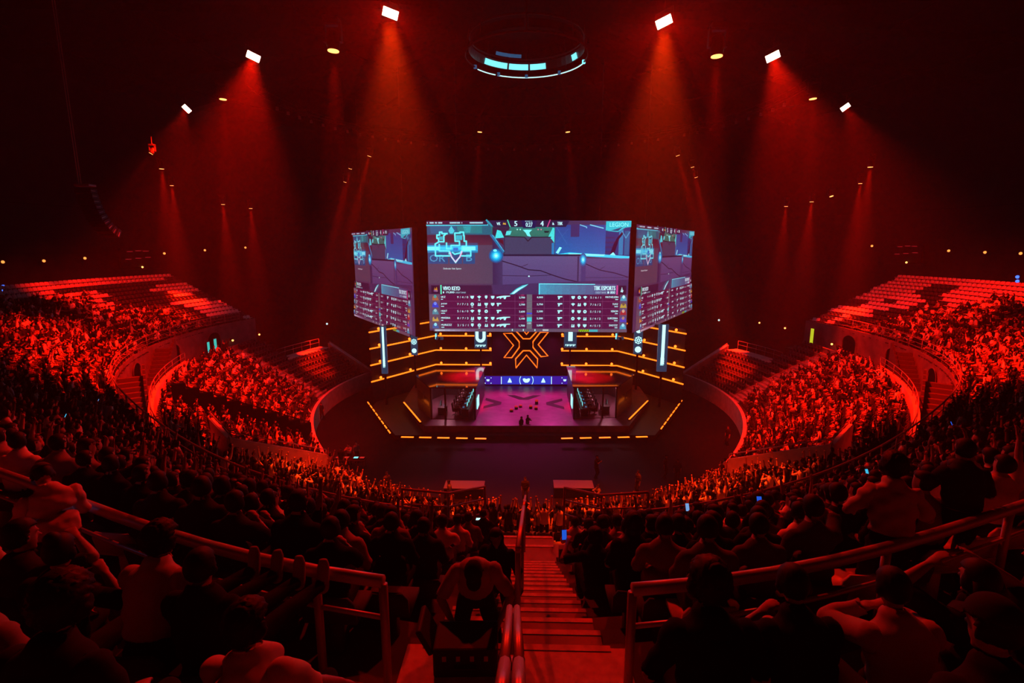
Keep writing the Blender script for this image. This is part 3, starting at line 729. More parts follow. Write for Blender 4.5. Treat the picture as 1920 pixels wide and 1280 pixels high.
# ================================================================== the three hanging screens
SW, SH = 19.7, 10.9
def font_mesh(txt):
    cu = bpy.data.curves.new('t', 'FONT'); cu.body = txt; cu.size = 1.0; cu.resolution_u = 2
    o = bpy.data.objects.new('t', cu); me = o.to_mesh()
    v = [tuple(x.co) for x in me.vertices]; f = [tuple(p.vertices) for p in me.polygons]
    o.to_mesh_clear(); bpy.data.objects.remove(o); bpy.data.curves.remove(cu)
    xs = [a[0] for a in v]; ys = [a[1] for a in v]
    return v, f, (min(xs), max(xs), min(ys), max(ys))
class Disp:
    X0, X1, Y0, Y1 = 95.0, 1805.0, 65.0, 1015.0
    def __init__(s): s.v = []; s.f = []; s.c = []; s.layer = 0
    def pt(s, x, y):
        return ((x - s.X0) / (s.X1 - s.X0) * SW - SW / 2, -0.004 * s.layer - 0.02, (s.Y1 - y) / (s.Y1 - s.Y0) * SH)
    def poly(s, pts, c):
        n = len(s.v); s.v += [s.pt(*p) for p in pts]; s.f.append(tuple(range(n, n + len(pts)))); s.c.append(c)
    def rect(s, x0, y0, x1, y1, c): s.poly([(x0, y0), (x1, y0), (x1, y1), (x0, y1)], c)
    def up(s): s.layer += 1
    def grad(s, x0, y0, x1, y1, c0, c1, n=10, vert=False):
        for i in range(n):
            f = (i + 0.5) / n; c = tuple(a + (b - a) * f for a, b in zip(c0, c1))
            if vert: s.rect(x0, y0 + (y1 - y0) * i / n, x1, y0 + (y1 - y0) * (i + 1) / n, c)
            else: s.rect(x0 + (x1 - x0) * i / n, y0, x0 + (x1 - x0) * (i + 1) / n, y1, c)
    def line(s, pts, w, c, closed=False):
        k = len(pts)
        for i in range(k if closed else k - 1):
            (xa, ya), (xb, yb) = pts[i], pts[(i + 1) % k]; L = math.hypot(xb - xa, yb - ya) or 1
            nx, ny = -(yb - ya) / L * w / 2, (xb - xa) / L * w / 2; ex, ey = (xb - xa) / L * w * .3, (yb - ya) / L * w * .3
            s.poly([(xa + nx - ex, ya + ny - ey), (xb + nx + ex, yb + ny + ey), (xb - nx + ex, yb - ny + ey), (xa - nx - ex, ya - ny - ey)], c)
    def disc(s, x, y, rx, ry, c, n=18): s.poly([(x + rx * math.cos(2 * PI * i / n), y + ry * math.sin(2 * PI * i / n)) for i in range(n)], c)
    def halo(s, x, y, rx, ry, cs):
        for i, c in enumerate(cs):
            f = 1 - i / len(cs); s.up(); s.disc(x, y, rx * f, ry * f, c)
    def text(s, txt, x0, y0, x1, y1, c, bold=0):
        v, f, (a, b, e, g) = font_mesh(txt)
        for dx in ((0, bold) if bold else (0,)):
            n = len(s.v); s.v += [s.pt(x0 + dx + (p[0] - a) / (b - a) * (x1 - x0), y1 - (p[1] - e) / (g - e) * (y1 - y0)) for p in v]
            s.f += [tuple(i + n for i in q) for q in f]; s.c += [c] * len(f); 
            if bold: s.up()
    def mesh(s):
        me = bpy.data.meshes.new('screen_image'); me.from_pydata(s.v, [], s.f)
        at = me.attributes.new('tone', 'FLOAT_COLOR', 'CORNER')
        cols = []
        for f, c in zip(s.f, s.c): cols += [*rgb(*c), 1.0] * len(f)
        at.data.foreach_set('color', cols); me.update(); return me
D = Disp()
PUR = (84, 62, 104)
D.rect(95, 65, 1805, 1015, (72, 48, 84)); D.up()
# left wall with its glowing strip and sign
D.rect(95, 100, 650, 600, (84, 62, 86)); D.grad(95, 600, 650, 690, (80, 52, 84), (52, 26, 60), 5, True); D.up()
D.grad(95, 100, 640, 182, (18, 70, 105), (30, 95, 120), 8); D.grad(95, 182, 660, 268, (70, 28, 52), (92, 40, 62), 6, True); D.up()
D.poly([(350, 112), (560, 106), (565, 170), (360, 172)], (18, 120, 128)); D.poly([(120, 110), (340, 100), (345, 165), (130, 170)], (22, 88, 130)); D.poly([(400, 112), (470, 108), (460, 165), (420, 166)], (30, 160, 170)); D.up()
D.line([(95, 101), (610, 98)], 14, (60, 200, 215)); D.line([(600, 60), (650, 112)], 16, (40, 150, 170)); D.up()
D.grad(95, 250, 525, 335, (70, 60, 100), (10, 120, 170), 4, True); D.up(); D.rect(95, 270, 525, 322, (0, 165, 215)); D.up()
D.rect(95, 282, 200, 312, (120, 250, 255)); D.rect(390, 280, 505, 312, (130, 250, 255)); D.rect(200, 284, 390, 308, (40, 205, 240)); D.up()
D.rect(100, 336, 500, 428, (14, 70, 122)); D.up(); D.text('OR', 112, 350, 245, 410, (60, 150, 190)); D.rect(270, 336, 282, 428, (84, 62, 86)); D.text('B', 425, 345, 475, 405, (70, 160, 200)); D.rect(388, 336, 398, 428, (84, 62, 86)); D.up()
D.text('Defender Side Spawn', 228, 462, 382, 480, (225, 245, 245)); D.up()
D.grad(650, 180, 735, 690, (58, 34, 74), (70, 50, 92), 5, False); D.up()
# ceiling band at the middle and crate
D.grad(640, 112, 1175, 200, (34, 120, 120), (30, 96, 92), 4, True); D.rect(800, 118, 1135, 192, (52, 112, 92)); D.up()
D.poly([(650, 118), (800, 118), (760, 190), (650, 190)], (58, 30, 60)); D.up()
D.poly([(905, 140), (985, 140), (960, 165), (975, 198), (945, 192), (930, 165)], (120, 245, 240)); D.poly([(690, 140), (722, 150), (748, 205), (672, 212)], (70, 225, 225)); D.poly([(770, 150), (812, 150), (800, 182), (760, 186)], (90, 220, 220)); D.poly([(1120, 200), (1158, 122), (1172, 128), (1172, 252), (1150, 220)], (70, 220, 215)); D.poly([(1085, 150), (1130, 150), (1120, 165), (1088, 165)], (20, 30, 40)); D.up()
for x in (860, 885): D.disc(x, 138, 6, 6, (160, 230, 210))
for x in (1035, 1060): D.disc(x, 138, 6, 6, (220, 120, 150))
D.poly([(700, 215), (740, 225), (745, 270), (705, 240)], (90, 20, 40)); D.up()
D.poly([(748, 196), (1140, 200), (1150, 352), (745, 350)], (66, 60, 92)); D.up()
D.line([(748, 196), (920, 202), (950, 236), (980, 204), (1142, 202)], 8, (40, 24, 44)); D.line([(752, 200), (750, 345)], 6, (44, 30, 60)); D.line([(640, 185), (742, 325)], 20, (24, 110, 160)); D.line([(652, 185), (746, 318)], 6, (80, 190, 220)); D.up()
# right-hand blue wall
D.grad(1178, 100, 1605, 350, (44, 66, 140), (26, 96, 170), 8, True); D.up()
D.line([(1190, 120), (1280, 262)], 4, (70, 110, 170)); D.line([(1290, 130), (1190, 250)], 4, (60, 96, 160)); D.rect(1308, 96, 1380, 200, (62, 44, 96)); D.line([(1385, 100), (1440, 118), (1440, 126)], 8, (120, 190, 220)); D.line([(1470, 100), (1580, 128)], 9, (120, 200, 225)); D.up()
D.rect(1600, 100, 1805, 372, (34, 48, 110)); D.up()
for y in (200, 240, 280, 320): D.rect(1600, y, 1680, y + 14, (56, 40, 90))
D.rect(1712, 140, 1748, 352, (24, 118, 170)); D.rect(1760, 150, 1800, 352, (22, 90, 140)); D.up()
D.poly([(1640, 352), (1665, 270), (1695, 210), (1735, 160), (1752, 168), (1712, 220), (1690, 300), (1672, 355)], (52, 12, 48)); D.line([(1735, 150), (1770, 210), (1800, 160)], 7, (70, 150, 190)); D.up()
D.poly([(1160, 352), (1300, 330), (1805, 362), (1805, 384), (1400, 362), (1170, 372)], (50, 210, 245)); D.up(); D.poly([(1290, 338), (1600, 348), (1590, 360), (1300, 356)], (150, 255, 255)); D.poly([(1186, 332), (1216, 284), (1236, 290), (1206, 342)], (150, 250, 255)); D.poly([(1640, 352), (1668, 328), (1690, 356)], (150, 250, 250)); D.rect(1150, 250, 1172, 350, (30, 120, 180)); D.up()
# low wall with cracks and lamps
D.grad(735, 352, 1402, 690, (98, 78, 124), (80, 56, 108), 8, True); D.grad(1440, 380, 1805, 600, (96, 72, 120), (80, 56, 106), 6, True); D.rect(1402, 352, 1440, 600, (70, 52, 104)); D.up()
D.rect(735, 346, 1402, 362, (40, 26, 56)); D.line([(735, 405), (850, 440), (955, 478), (1060, 486), (1150, 520), (1260, 556), (1375, 582)], 9, (44, 24, 52)); D.line([(890, 455), (950, 430)], 5, (56, 34, 66)); D.line([(735, 528), (960, 532), (1140, 524)], 6, (60, 38, 74)); D.line([(1440, 428), (1560, 480), (1690, 506), (1800, 540)], 8, (50, 28, 60)); D.line([(1555, 478), (1600, 450)], 4, (56, 34, 66)); D.line([(1440, 545), (1800, 545)], 5, (66, 44, 84)); D.rect(1370, 366, 1382, 580, (56, 38, 74)); D.up()
D.halo(680, 358, 62, 62, [(30, 80, 140), (0, 130, 190), (0, 180, 230), (90, 230, 255), (190, 255, 255)]); D.up(); D.disc(672, 314, 16, 10, (130, 250, 255))
D.halo(1416, 392, 32, 56, [(60, 80, 140), (30, 130, 190), (60, 200, 235), (170, 250, 255)]); D.up()
D.poly([(650, 610), (1805, 560), (1805, 690), (650, 690)], (70, 44, 88)); D.disc(960, 534, 7, 6, (200, 255, 255)); D.up()
# top score bar
D.poly([(95, 65), (600, 65), (610, 98), (95, 98)], (58, 22, 56)); D.poly([(620, 62), (1300, 62), (1265, 118), (660, 118)], (42, 26, 62)); D.up()
D.poly([(893, 62), (1024, 62), (1010, 126), (908, 126)], (26, 22, 74)); D.line([(778, 60), (800, 116)], 8, (70, 220, 170)); D.line([(1134, 60), (1112, 116)], 8, (225, 70, 140)); D.up()
WT = (205, 248, 250)
D.text('VK', 686, 78, 718, 102, WT, 2); D.text('5', 834, 68, 858, 110, WT, 3); D.text('0:27', 930, 80, 986, 116, WT, 2); D.text('ROUND 10', 926, 66, 984, 74, WT); D.text('4', 1052, 68, 1078, 110, WT, 3); D.text('TBK', 1194, 76, 1238, 102, WT, 2)
D.poly([(738, 96), (745, 78), (752, 90), (760, 80), (766, 98)], (230, 170, 60)); D.poly([(1152, 100), (1156, 78), (1164, 88), (1170, 100)], WT)
for x0, x1 in ((100, 108), (122, 158), (168, 186), (195, 230), (292, 350), (352, 380), (392, 398), (460, 572)): D.rect(x0, 76, x1, 88, (170, 210, 220))
D.up()
D.poly([(1600, 72), (1808, 68), (1808, 118), (1760, 124), (1700, 160), (1625, 152), (1598, 146)], (0, 190, 205)); D.up(); D.poly([(1640, 148), (1740, 118), (1700, 152)], (20, 60, 110)); D.up(); D.text('LEGION', 1630, 82, 1784, 116, (150, 255, 250)); D.up()
# minimap
MC = (95, 235, 240)
def mm(*p): D.line(list(p), 13, MC)
D.poly([(305, 108), (332, 148), (318, 172), (292, 172), (280, 148)], (60, 200, 215)); D.up()
mm((270, 172), (225, 172), (225, 160), (205, 160), (205, 184), (182, 184), (182, 212), (196, 212), (196, 240), (240, 240)); mm((334, 168), (378, 168), (378, 160), (408, 160), (408, 190), (412, 190), (412, 236), (430, 236), (430, 280), (396, 280))
mm((240, 240), (240, 190), (262, 172)); mm((334, 168), (336, 236), (372, 236)); mm((166, 260), (166, 360), (288, 360)); mm((166, 260), (200, 240)); mm((262, 250), (262, 300), (300, 300), (300, 272), (372, 272), (372, 236)); mm((392, 280), (392, 318), (466, 318), (466, 360), (388, 360)); mm((200, 262), (200, 318), (284, 318), (284, 345)); mm((310, 330), (330, 346), (374, 336), (392, 318))
D.rect(196, 196, 232, 226, (40, 170, 190)); D.rect(344, 186, 396, 226, (44, 180, 200)); D.rect(318, 290, 360, 316, (24, 110, 200)); D.up()
D.line([(290, 330), (302, 368), (334, 412), (372, 370), (392, 322)], 12, (235, 190, 225)); D.line([(302, 372), (336, 420), (372, 372)], 6, (180, 250, 250)); D.up()
# weapon blade
D.poly([(795, 690), (850, 642), (905, 612), (957, 600), (930, 624), (880, 655), (830, 690)], (60, 190, 205)); D.up(); D.poly([(812, 684), (860, 644), (950, 604), (880, 648), (835, 684)], (200, 255, 255)); D.up()
# team headers
D.rect(120, 612, 640, 690, (56, 24, 58)); D.up(); D.rect(125, 618, 190, 682, (40, 16, 44)); D.rect(200, 610, 212, 692, (80, 225, 175)); D.poly([(143, 668), (150, 630), (160, 645), (170, 625), (178, 668)], (240, 150, 40)); D.disc(160, 662, 20, 9, (70, 40, 150)); D.up()
D.text('VIVO KEYD', 222, 622, 368, 656, WT, 3); D.rect(222, 666, 232, 682, WT); D.text('19,800', 250, 664, 320, 684, WT, 1); D.text('CREDIT BANK', 328, 668, 420, 682, (170, 200, 215)); D.up()
D.grad(1045, 600, 1705, 690, (70, 150, 180), (84, 62, 112), 10); D.up(); D.line([(1047, 598), (1520, 602)], 7, (120, 235, 245)); D.line([(1049, 598), (1049, 690)], 10, (90, 220, 235)); D.rect(1704, 610, 1716, 690, (225, 70, 140)); D.rect(1722, 612, 1786, 690, (48, 18, 48)); D.poly([(1738, 666), (1745, 640), (1750, 622), (1756, 646), (1764, 655), (1758, 672)], WT); D.up()
D.text('TBK ESPORTS', 1512, 616, 1692, 652, WT, 3); D.text('CREDIT BANK', 1526, 664, 1618, 680, (170, 200, 215)); D.rect(1628, 662, 1642, 680, WT); D.text('800', 1652, 660, 1692, 682, WT, 1); D.up()
# the two tables
D.rect(195, 690, 942, 988, (84, 18, 62)); D.rect(988, 690, 1735, 988, (80, 18, 62)); D.rect(942, 690, 988, 995, (108, 98, 108)); D.rect(100, 690, 195, 995, (96, 70, 90)); D.rect(1735, 690, 1800, 995, (90, 70, 104)); D.up()
D.rect(942, 850, 988, 862, (60, 60, 210)); D.rect(944, 890, 986, 928, (60, 200, 200)); 
for y in (750, 811, 872, 933): D.rect(195, y - 1.5, 1735, y + 1.5, (120, 60, 100))
for x in (448, 622, 840, 1090, 1255, 1310, 1475, 1588): D.rect(x, 690, x + 3, 988, (112, 54, 94))
D.up(); D.text('100', 950, 934, 980, 950, WT)
IC = (185, 245, 245)
def icon(x, y, k):
    if k == 0: D.poly([(x - 16, y - 12), (x + 16, y - 12), (x + 13, y + 6), (x, y + 16), (x - 13, y + 6)], IC)
    elif k == 1: D.disc(x, y, 15, 15, IC, 10)
    elif k == 2: D.poly([(x - 18, y - 6), (x, y - 14), (x + 18, y - 6), (x + 8, y + 4), (x, y + 14), (x - 8, y + 4)], IC)
    elif k == 3: D.poly([(x - 14, y + 14), (x - 8, y - 14), (x + 2, y - 4), (x + 12, y - 14), (x + 15, y + 14)], IC)
    elif k == 4: D.poly([(x - 10, y - 15), (x + 10, y - 15), (x + 12, y), (x, y + 16), (x - 12, y)], IC)
    if k in (1, 3): D.up(); D.disc(x, y, 5, 5, (110, 50, 90), 8)
def rifle(x, y): D.poly([(x, y - 4), (x + 30, y - 10), (x + 62, y - 14), (x + 116, y - 14), (x + 116, y - 7), (x + 84, y - 4), (x + 76, y + 16), (x + 62, y + 16), (x + 60, y + 2), (x + 44, y + 4), (x + 34, y + 14), (x + 26, y + 12), (x + 28, y + 2), (x, y + 10)], IC)
def pistol(x, y): D.poly([(x, y - 12), (x + 40, y - 12), (x + 40, y - 2), (x + 20, y), (x + 16, y + 16), (x + 4, y + 16), (x + 6, y), (x, y - 2)], IC)
LN_ = ['SKZ', 'JHOW', 'HEAT', 'MWZERA', 'MURIZZZ']; RN_ = ['MATHEUZIN', 'TUYZ', 'XENOM', 'LUKZERA', 'SHOTZZ']
LK = ['9 / 4 / 0', '7 / 7 / 2', '5 / 6 / 0', '8 / 7 / 3', '2 / 5 / 1']; RK = ['5 / 6 / 1', '7 / 6 / 2', '5 / 5 / 0', '5 / 4 / 2', '4 / 5 / 5']
LC = ['2,700', '2,700', '2,600', '2,100', '1,700']; RC = ['4,000', '2,750', '2,500', '2,200', '3,000']
for r in range(5):
    y = 715 + r * 61
    D.text(LN_[r], 204, y - 10, 204 + 13 * len(LN_[r]), y + 6, WT, 1); D.rect(204, y + 16, 222 + 8 * (r % 3), y + 22, IC)
    D.text(LK[r], 344, y - 9, 440, y + 9, WT)
    for k in range(4):
        if k == 3 and r == 2: continue
        icon((474, 534, 594, 650)[k], y, (r + k * 2) % 5 if k < 3 else 0)
        if k < 3 and (r + k) % 2: D.rect((474, 534, 594)[k] - 8, y + 22, (474, 534, 594)[k] + 8, y + 27, IC)
    (rifle if r in (0, 3, 4) else pistol)(684, y)
    D.text(LC[r], 876, y - 6, 926, y + 12, WT, 1)
    if r in (0, 1, 3): D.text('- 1,000', 870, y - 24, 920, y - 12, (220, 60, 120))
    D.text(RC[r], 1028, y - 9, 1080, y + 9, WT, 1); pistol(1206, y)
    for k in range(3): icon((1338, 1390, 1440)[k], y, (r * 2 + k) % 5)
    D.text(RK[r], 1484, y - 9, 1574, y + 9, WT); D.text(RN_[r], 1720 - 12 * len(RN_[r]), y - 12, 1720, y + 4, WT, 1); D.rect(1696 - 6 * (r % 2), y + 14, 1720, y + 20, IC)
    # plain portrait patches
    pc = [((170, 90, 60), (60, 150, 150)), ((40, 60, 190), (110, 130, 230)), ((70, 130, 150), (150, 190, 190)), ((200, 150, 70), (90, 70, 90)), ((60, 90, 150), (150, 220, 230))][r]
    D.poly([(128, y + 28), (132, y - 4), (150, y - 20), (172, y - 8), (186, y + 28)], pc[0]); D.up(); D.disc(155, y - 6, 13, 15, pc[1], 10)
    pc = [((70, 150, 180), (190, 240, 240)), ((190, 150, 60), (110, 80, 70)), ((170, 40, 50), (210, 160, 140)), ((80, 60, 180), (180, 120, 110)), ((60, 150, 180), (170, 220, 230))][r]
    D.poly([(1738, y + 28), (1744, y - 2), (1766, y - 20), (1786, y - 4), (1794, y + 28)], pc[0]); D.up(); D.disc(1766, y - 6, 12, 15, pc[1], 10)
D.up()
# bottom trim strip
D.rect(140, 988, 1800, 1015, (100, 76, 96)); D.up(); D.grad(150, 996, 500, 1012, (190, 190, 200), (110, 70, 110), 8)
for x in (815, 910, 1010): D.rect(x, 990, x + 8, 1008, (190, 230, 230))
D.rect(1390, 992, 1480, 1012, (150, 190, 20)); D.rect(1480, 992, 1552, 1012, (40, 170, 180)); D.rect(1080, 992, 1130, 1006, (200, 190, 190)); D.up()
for k in range(5): D.poly([(1392 + k * 18, 1012), (1400 + k * 18, 992), (1406 + k * 18, 992), (1398 + k * 18, 1012)], (20, 60, 30))
ME_D = D.mesh()
def disp_mat(name, gain):
    m = bpy.data.materials.new(name); m.use_nodes = True; nt = m.node_tree; b = nt.nodes['Principled BSDF']
    b.inputs['Base Color'].default_value = (0.01, 0.01, 0.01, 1); b.inputs['Roughness'].default_value = 0.4
    a = nt.nodes.new('ShaderNodeAttribute'); a.attribute_name = 'tone'
    mx = nt.nodes.new('ShaderNodeMix'); mx.data_type = 'RGBA'; mx.blend_type = 'MULTIPLY'; mx.inputs['Factor'].default_value = 1
    nt.links.new(a.outputs['Color'], mx.inputs[6]); mx.inputs[7].default_value = (*gain, 1)
    # faint LED tile grain
    n = nt.nodes.new('ShaderNodeTexNoise'); n.inputs['Scale'].default_value = 9.0; n.inputs['Detail'].default_value = 2
    co = nt.nodes.new('ShaderNodeTexCoord'); nt.links.new(co.outputs['Object'], n.inputs['Vector'])
    mr = nt.nodes.new('ShaderNodeMapRange'); mr.inputs[3].default_value = 0.75; mr.inputs[4].default_value = 1.25; nt.links.new(n.outputs['Fac'], mr.inputs[0])
    nt.links.new(mx.outputs[2], b.inputs['Emission Color']); nt.links.new(mr.outputs[0], b.inputs['Emission Strength'])
    m.cycles.emission_sampling = 'NONE'
    return m
DM_MAIN = disp_mat('led_display', (0.98, 1.16, 1.22)); DM_SIDE = disp_mat('led_display_oblique', (0.95, 0.75, 0.85))
ME_D.materials.append(DM_MAIN)
def screen(c, rz, wscale, zb, zt, label, m):
    t = empty('hanging_screen', (c[0], c[1], zb), rz); tag(t, label, 'screen', 'hanging LED screens')
    o = bpy.data.objects.new('display', ME_D); COL.objects.link(o); o.parent = t; o.scale = (wscale / SW, 1, (zt - zb) / SH)
    if m is not None: o.material_slots[0].link = 'OBJECT'; o.material_slots[0].material = m
    MB().box((0, 0.25, (zt - zb) / 2), (wscale + 0.08, 0.44, zt - zb + 0.08)).build('cabinet', M_BLACK, t)
    for x in (-wscale * .35, wscale * .35): MB().tube([(x, 0.3, zt - zb), (x, 0.3, 33 - zb)], 0.05, 6).build('hanging_cable', M_TRUSS, t)
    return t
YM = 50.5
xl, zt = xz(800, 414, YM); xr, zb = xz(1174, 621, YM)
SCREENS = [screen(((xl + xr) / 2, YM), 0, xr - xl, zb, zt, 'main hanging screen facing the camera with the match score and player tables', None)]
for s, near, far in ((-1, (772, 417, 772, 622), (663, 443, 668, 597)), (1, (1194, 415, 1193, 619), (1296, 437, 1293, 583))):
    yn = 49.0; x1, t1 = xz(near[0], near[1], yn); _, b1 = xz(near[2], near[3], yn)
    yf = 63.0
    for _ in range(30):       # far edge: the distance at which it is as tall as the near edge
        _, t2 = xz(far[0], far[1], yf); x2, b2 = xz(far[2], far[3], yf)
        yf *= ((t1 - b1) / (t2 - b2)) ** 0.5
    x2 = xz((far[0] + far[2]) / 2, 500, yf)[0]
    p, q = ((x2, yf), (x1, yn)) if s < 0 else ((x1, yn), (x2, yf))
    L = math.hypot(q[0] - p[0], q[1] - p[1])
    print('side screen', s, p, q, L, t1, b1, t2, b2)
    SCREENS.append(screen(((p[0] + q[0]) / 2, (p[1] + q[1]) / 2), math.atan2(q[1] - p[1], q[0] - p[0]), L, (b1 + b2) / 2, (t1 + t2) / 2, 'angled magenta-tinted screen hanging %s of the main screen' % ('left' if s < 0 else 'right'), DM_SIDE))
# ================================================================== lights
RED = (1.0, 0.007, 0.0005)
def aim_rot(d): return Vector(d).to_track_quat('-Z', 'Y').to_euler()
def spot(loc, target, energy, half_deg, blend=0.4, r=0.15, col=RED, parent=None):
    l = bpy.data.lights.new('spot', 'SPOT'); l.energy = energy; l.color = col; l.spot_size = math.radians(half_deg * 2); l.spot_blend = blend; l.shadow_soft_size = r
    o = bpy.data.objects.new('spot', l); COL.objects.link(o); o.location = loc; o.rotation_euler = aim_rot(Vector(target) - Vector(loc)); return o
M_HEAD = mat('lamp_housing', (0.02, 0.02, 0.022), 0.45)
def moving_head(loc, target, label, group, energy, half, scale=1.0, lens=None, hang=None, blend=0.9):
    """moving-head lamp: clamp, base, yoke arms, head, lens; the lamp shines along -Z of the head"""
    loc = Vector(loc); t = empty('moving_head_lamp', loc); tag(t, label, 'lamp', group); s = scale
    d = (Vector(target) - loc).normalized()
    MB().box((0, 0, 0.52 * s), (0.46 * s, 0.36 * s, 0.16 * s)).build('base', M_HEAD, t, bevel=0.02 * s)
    y = MB(); 
    for x in (-0.24 * s, 0.24 * s): y.box((x, 0, 0.22 * s), (0.07 * s, 0.18 * s, 0.52 * s))
    y.box((0, 0, 0.45 * s), (0.55 * s, 0.18 * s, 0.07 * s)); y.build('yoke', M_HEAD, t)
    MB().tube([(0, 0, 0.58 * s), (0, 0, (hang if hang else 1.0))], 0.035 * s, 6).build('clamp', M_TRUSS, t)
    R = basis(d)
    hd = MB(); hd.tube([R @ Vector((0, a * s, 0)) for a in (-0.3, -0.22, 0.1, 0.26)], [0.12 * s, 0.19 * s, 0.2 * s, 0.17 * s], 14)
    h = hd.build('head', M_HEAD, t, smooth=True)
    ln = MB(); ln.tube([R @ Vector((0, 0.262 * s, 0)), R @ Vector((0, 0.285 * s, 0))], 0.165 * s, 16); ln.build('lens', lens or M_LENS, h)
    if energy: spot(loc + d * 0.36 * s, Vector(target), energy, half, blend, 0.12 * s)
    return t
def beam(px, py, y, drop_x, drop_y, energy, half, label, group, scale=1.3, depth=None):
    """lamp seen at (px, py) at world distance y, aimed down by 20 m with a sideways run of drop_x, drop_y metres"""
    p = at_y(px, py, y) + Vector((0, 0, 0.25))
    return moving_head(p, p + Vector((drop_x, drop_y, -20)), label, group, energy, half, scale)
E = 1.0
G1 = 'moving heads with visible beams'
BEAMS = [
 (625, 87, 28, -0.6, 0, 60000, 11, 'large lamp with a broad red beam falling straight down, left of the roof ring', 1.7),
 (1344, 97, 28, 0.6, 0, 60000, 11, 'large lamp with a broad red beam falling straight down, right of the roof ring', 1.7),
 (418, 182, 40, -0.5, 0, 60000, 9, 'lamp with a straight red beam below the string of dim roof cans, left side', 1.5),
 (1524, 181, 40, 1.2, 0, 60000, 9, 'lamp with a faint red beam outside the right string of roof cans', 1.5),
 (900, 246, 46, -1.6, 1, 70000, 7, 'lamp with a red beam above the left part of the main screen', 1.15),
 (1064, 246, 46, 2.2, 1, 70000, 7, 'lamp with a red beam above the right part of the main screen', 1.15),
 (694, 292, 52, -7.0, 2, 300000, 6, 'highest of the three slanting lamps above the left screen', 1.1),
 (658, 316, 54, -6.5, 3, 300000, 5, 'middle of the three slanting lamps above the left screen', 1.0),
 (648, 341, 57, -7.0, 3, 300000, 5, 'lowest of the three slanting lamps above the left screen', 1.0),
 (1269, 291, 52, 7.5, 2, 300000, 6, 'highest of the three slanting lamps above the right screen', 1.1),
 (1297, 313, 54, 6.5, 3, 300000, 5, 'middle of the three slanting lamps above the right screen', 1.0),
 (1304, 332, 57, 7.0, 3, 300000, 5, 'lowest of the three slanting lamps above the right screen', 1.0),
 (303, 315, 50, -1.0, 1, 170000, 11, 'middle lamp of the sloping trio at the far left', 1.2),
 (322, 347, 55, -0.5, 1, 170000, 11, 'lowest lamp of the sloping trio at the far left', 1.1),
 (418, 382, 60, -0.5, 1, 190000, 11, 'small lamp with a narrow beam above the left block of empty seats', 1.2),
 (470, 390, 60, -0.5, 1, 150000, 11, 'small dim lamp next to the stage side of the left seat block', 1.1),
 (1632, 311, 50, 0.6, 1, 170000, 11, 'highest lamp with a broad beam at the far right', 1.3),
 (1613, 343, 55, 0.6, 1, 170000, 11, 'second lamp below the highest one at the far right', 1.1),
 (1522, 377, 60, 0.2, 1, 190000, 11, 'small lamp with a narrow beam above the right block of empty seats', 1.2),
 (1474, 386, 60, 0.3, 1, 150000, 11, 'small dim lamp toward the stage from the right seat block', 1.1),
]
for px, py, y, dx, dy, en, half, lab, sc in BEAMS:
    beam(px, py, y, dx, dy, en, half, lab, G1, sc)
beam(287, 290, 38, -12, -6, 20000, 9, 'uppermost lamp of the sloping trio at the far left, tipped outward', G1, 0.8)
beam(1557, 368, 50, 4, -6, 12000, 9, 'tiny lamp between the two groups of beams on the right', G1, 1.0)
# the six big floodlights facing the crowd
def flood(px, py, y, target, energy, half, label, s=1.0, roll=0.0):
    p = at_y(px, py, y); t = empty('floodlight', p); tag(t, label, 'floodlight', 'bright floodlights under the roof')
    d = (EYE - p).normalized(); R = basis(d) @ Matrix.Rotation(roll, 3, 'Y')
    MB().box(R @ Vector((0, -0.16 * s, 0)), (0.95 * s, 0.3 * s, 0.55 * s), R).build('housing', M_HEAD, t, bevel=0.03)
    MB().box(R @ Vector((0, 0.0, 0)), (0.85 * s, 0.03 * s, 0.45 * s), R).build('lens', M_FLOOD, t, bevel=0.01)
    yk = MB(); yk.tube([R @ Vector((-0.5 * s, -0.1, 0)), R @ Vector((-0.5 * s, -0.1, 0)) + Vector((0, 0, 0.6 * s)), R @ Vector((0.5 * s, -0.1, 0)) + Vector((0, 0, 0.6 * s)), R @ Vector((0.5 * s, -0.1, 0))], 0.035 * s, 6)
    yk.tube([(0, 0, 0.6 * s), (0, 0, 1.3 * s)], 0.04 * s, 6); yk.build('yoke', M_TRUSS, t)
    spot(p + d * 0.12, target, energy, half, 0.7, 0.3 * s, (1.0, 0.006, 0.0005))
    return t
FE = 1.0
flood(732, 25, 27, (-5, 9, 10), 12000 * FE, 46, 'large glaring floodlight at the top of the photo, left of centre', 0.85, math.radians(-15))
flood(1245, 41, 27, (5, 9, 10), 11500 * FE, 46, 'large glaring floodlight at the top of the photo, right of centre', 0.85, math.radians(20))
flood(475, 106, 31, P(-60, 28, 5), 190000 * FE, 33, 'bright floodlight between the large left one and the far left one', 0.8, math.radians(-20))
flood(1449, 106, 31, P(60, 28, 5), 190000 * FE, 33, 'bright floodlight between the large right one and the far right one', 0.8, math.radians(20))
flood(350, 204, 36, P(-92, 41, 11), 150000 * FE, 21, 'smallest floodlight, far left', 0.6, math.radians(-45))
flood(1585, 201, 36, P(92, 41, 11), 150000 * FE, 21, 'smallest floodlight, far right', 0.6, math.radians(35))
for x in (-1.9, 1.9): spot((x, 54.2, 8.0), (x * 1.45, 51.3, ST), 900, 11, 0.8, 0.2, (1.0, 0.02, 0.02))  # unseen red spots added for the red patches on the deck
for sx in (-1, 1):      # second spot added at each large flood to brighten the standing crowd
    p_ = at_y(732 if sx < 0 else 1245, 25 if sx < 0 else 41, 27); spot(p_ + Vector((0, -.2, -.3)), P(sx * 12, 26.5, 2.5), 120000, 24, 0.8, 0.3, (1.0, 0.03, 0.001))
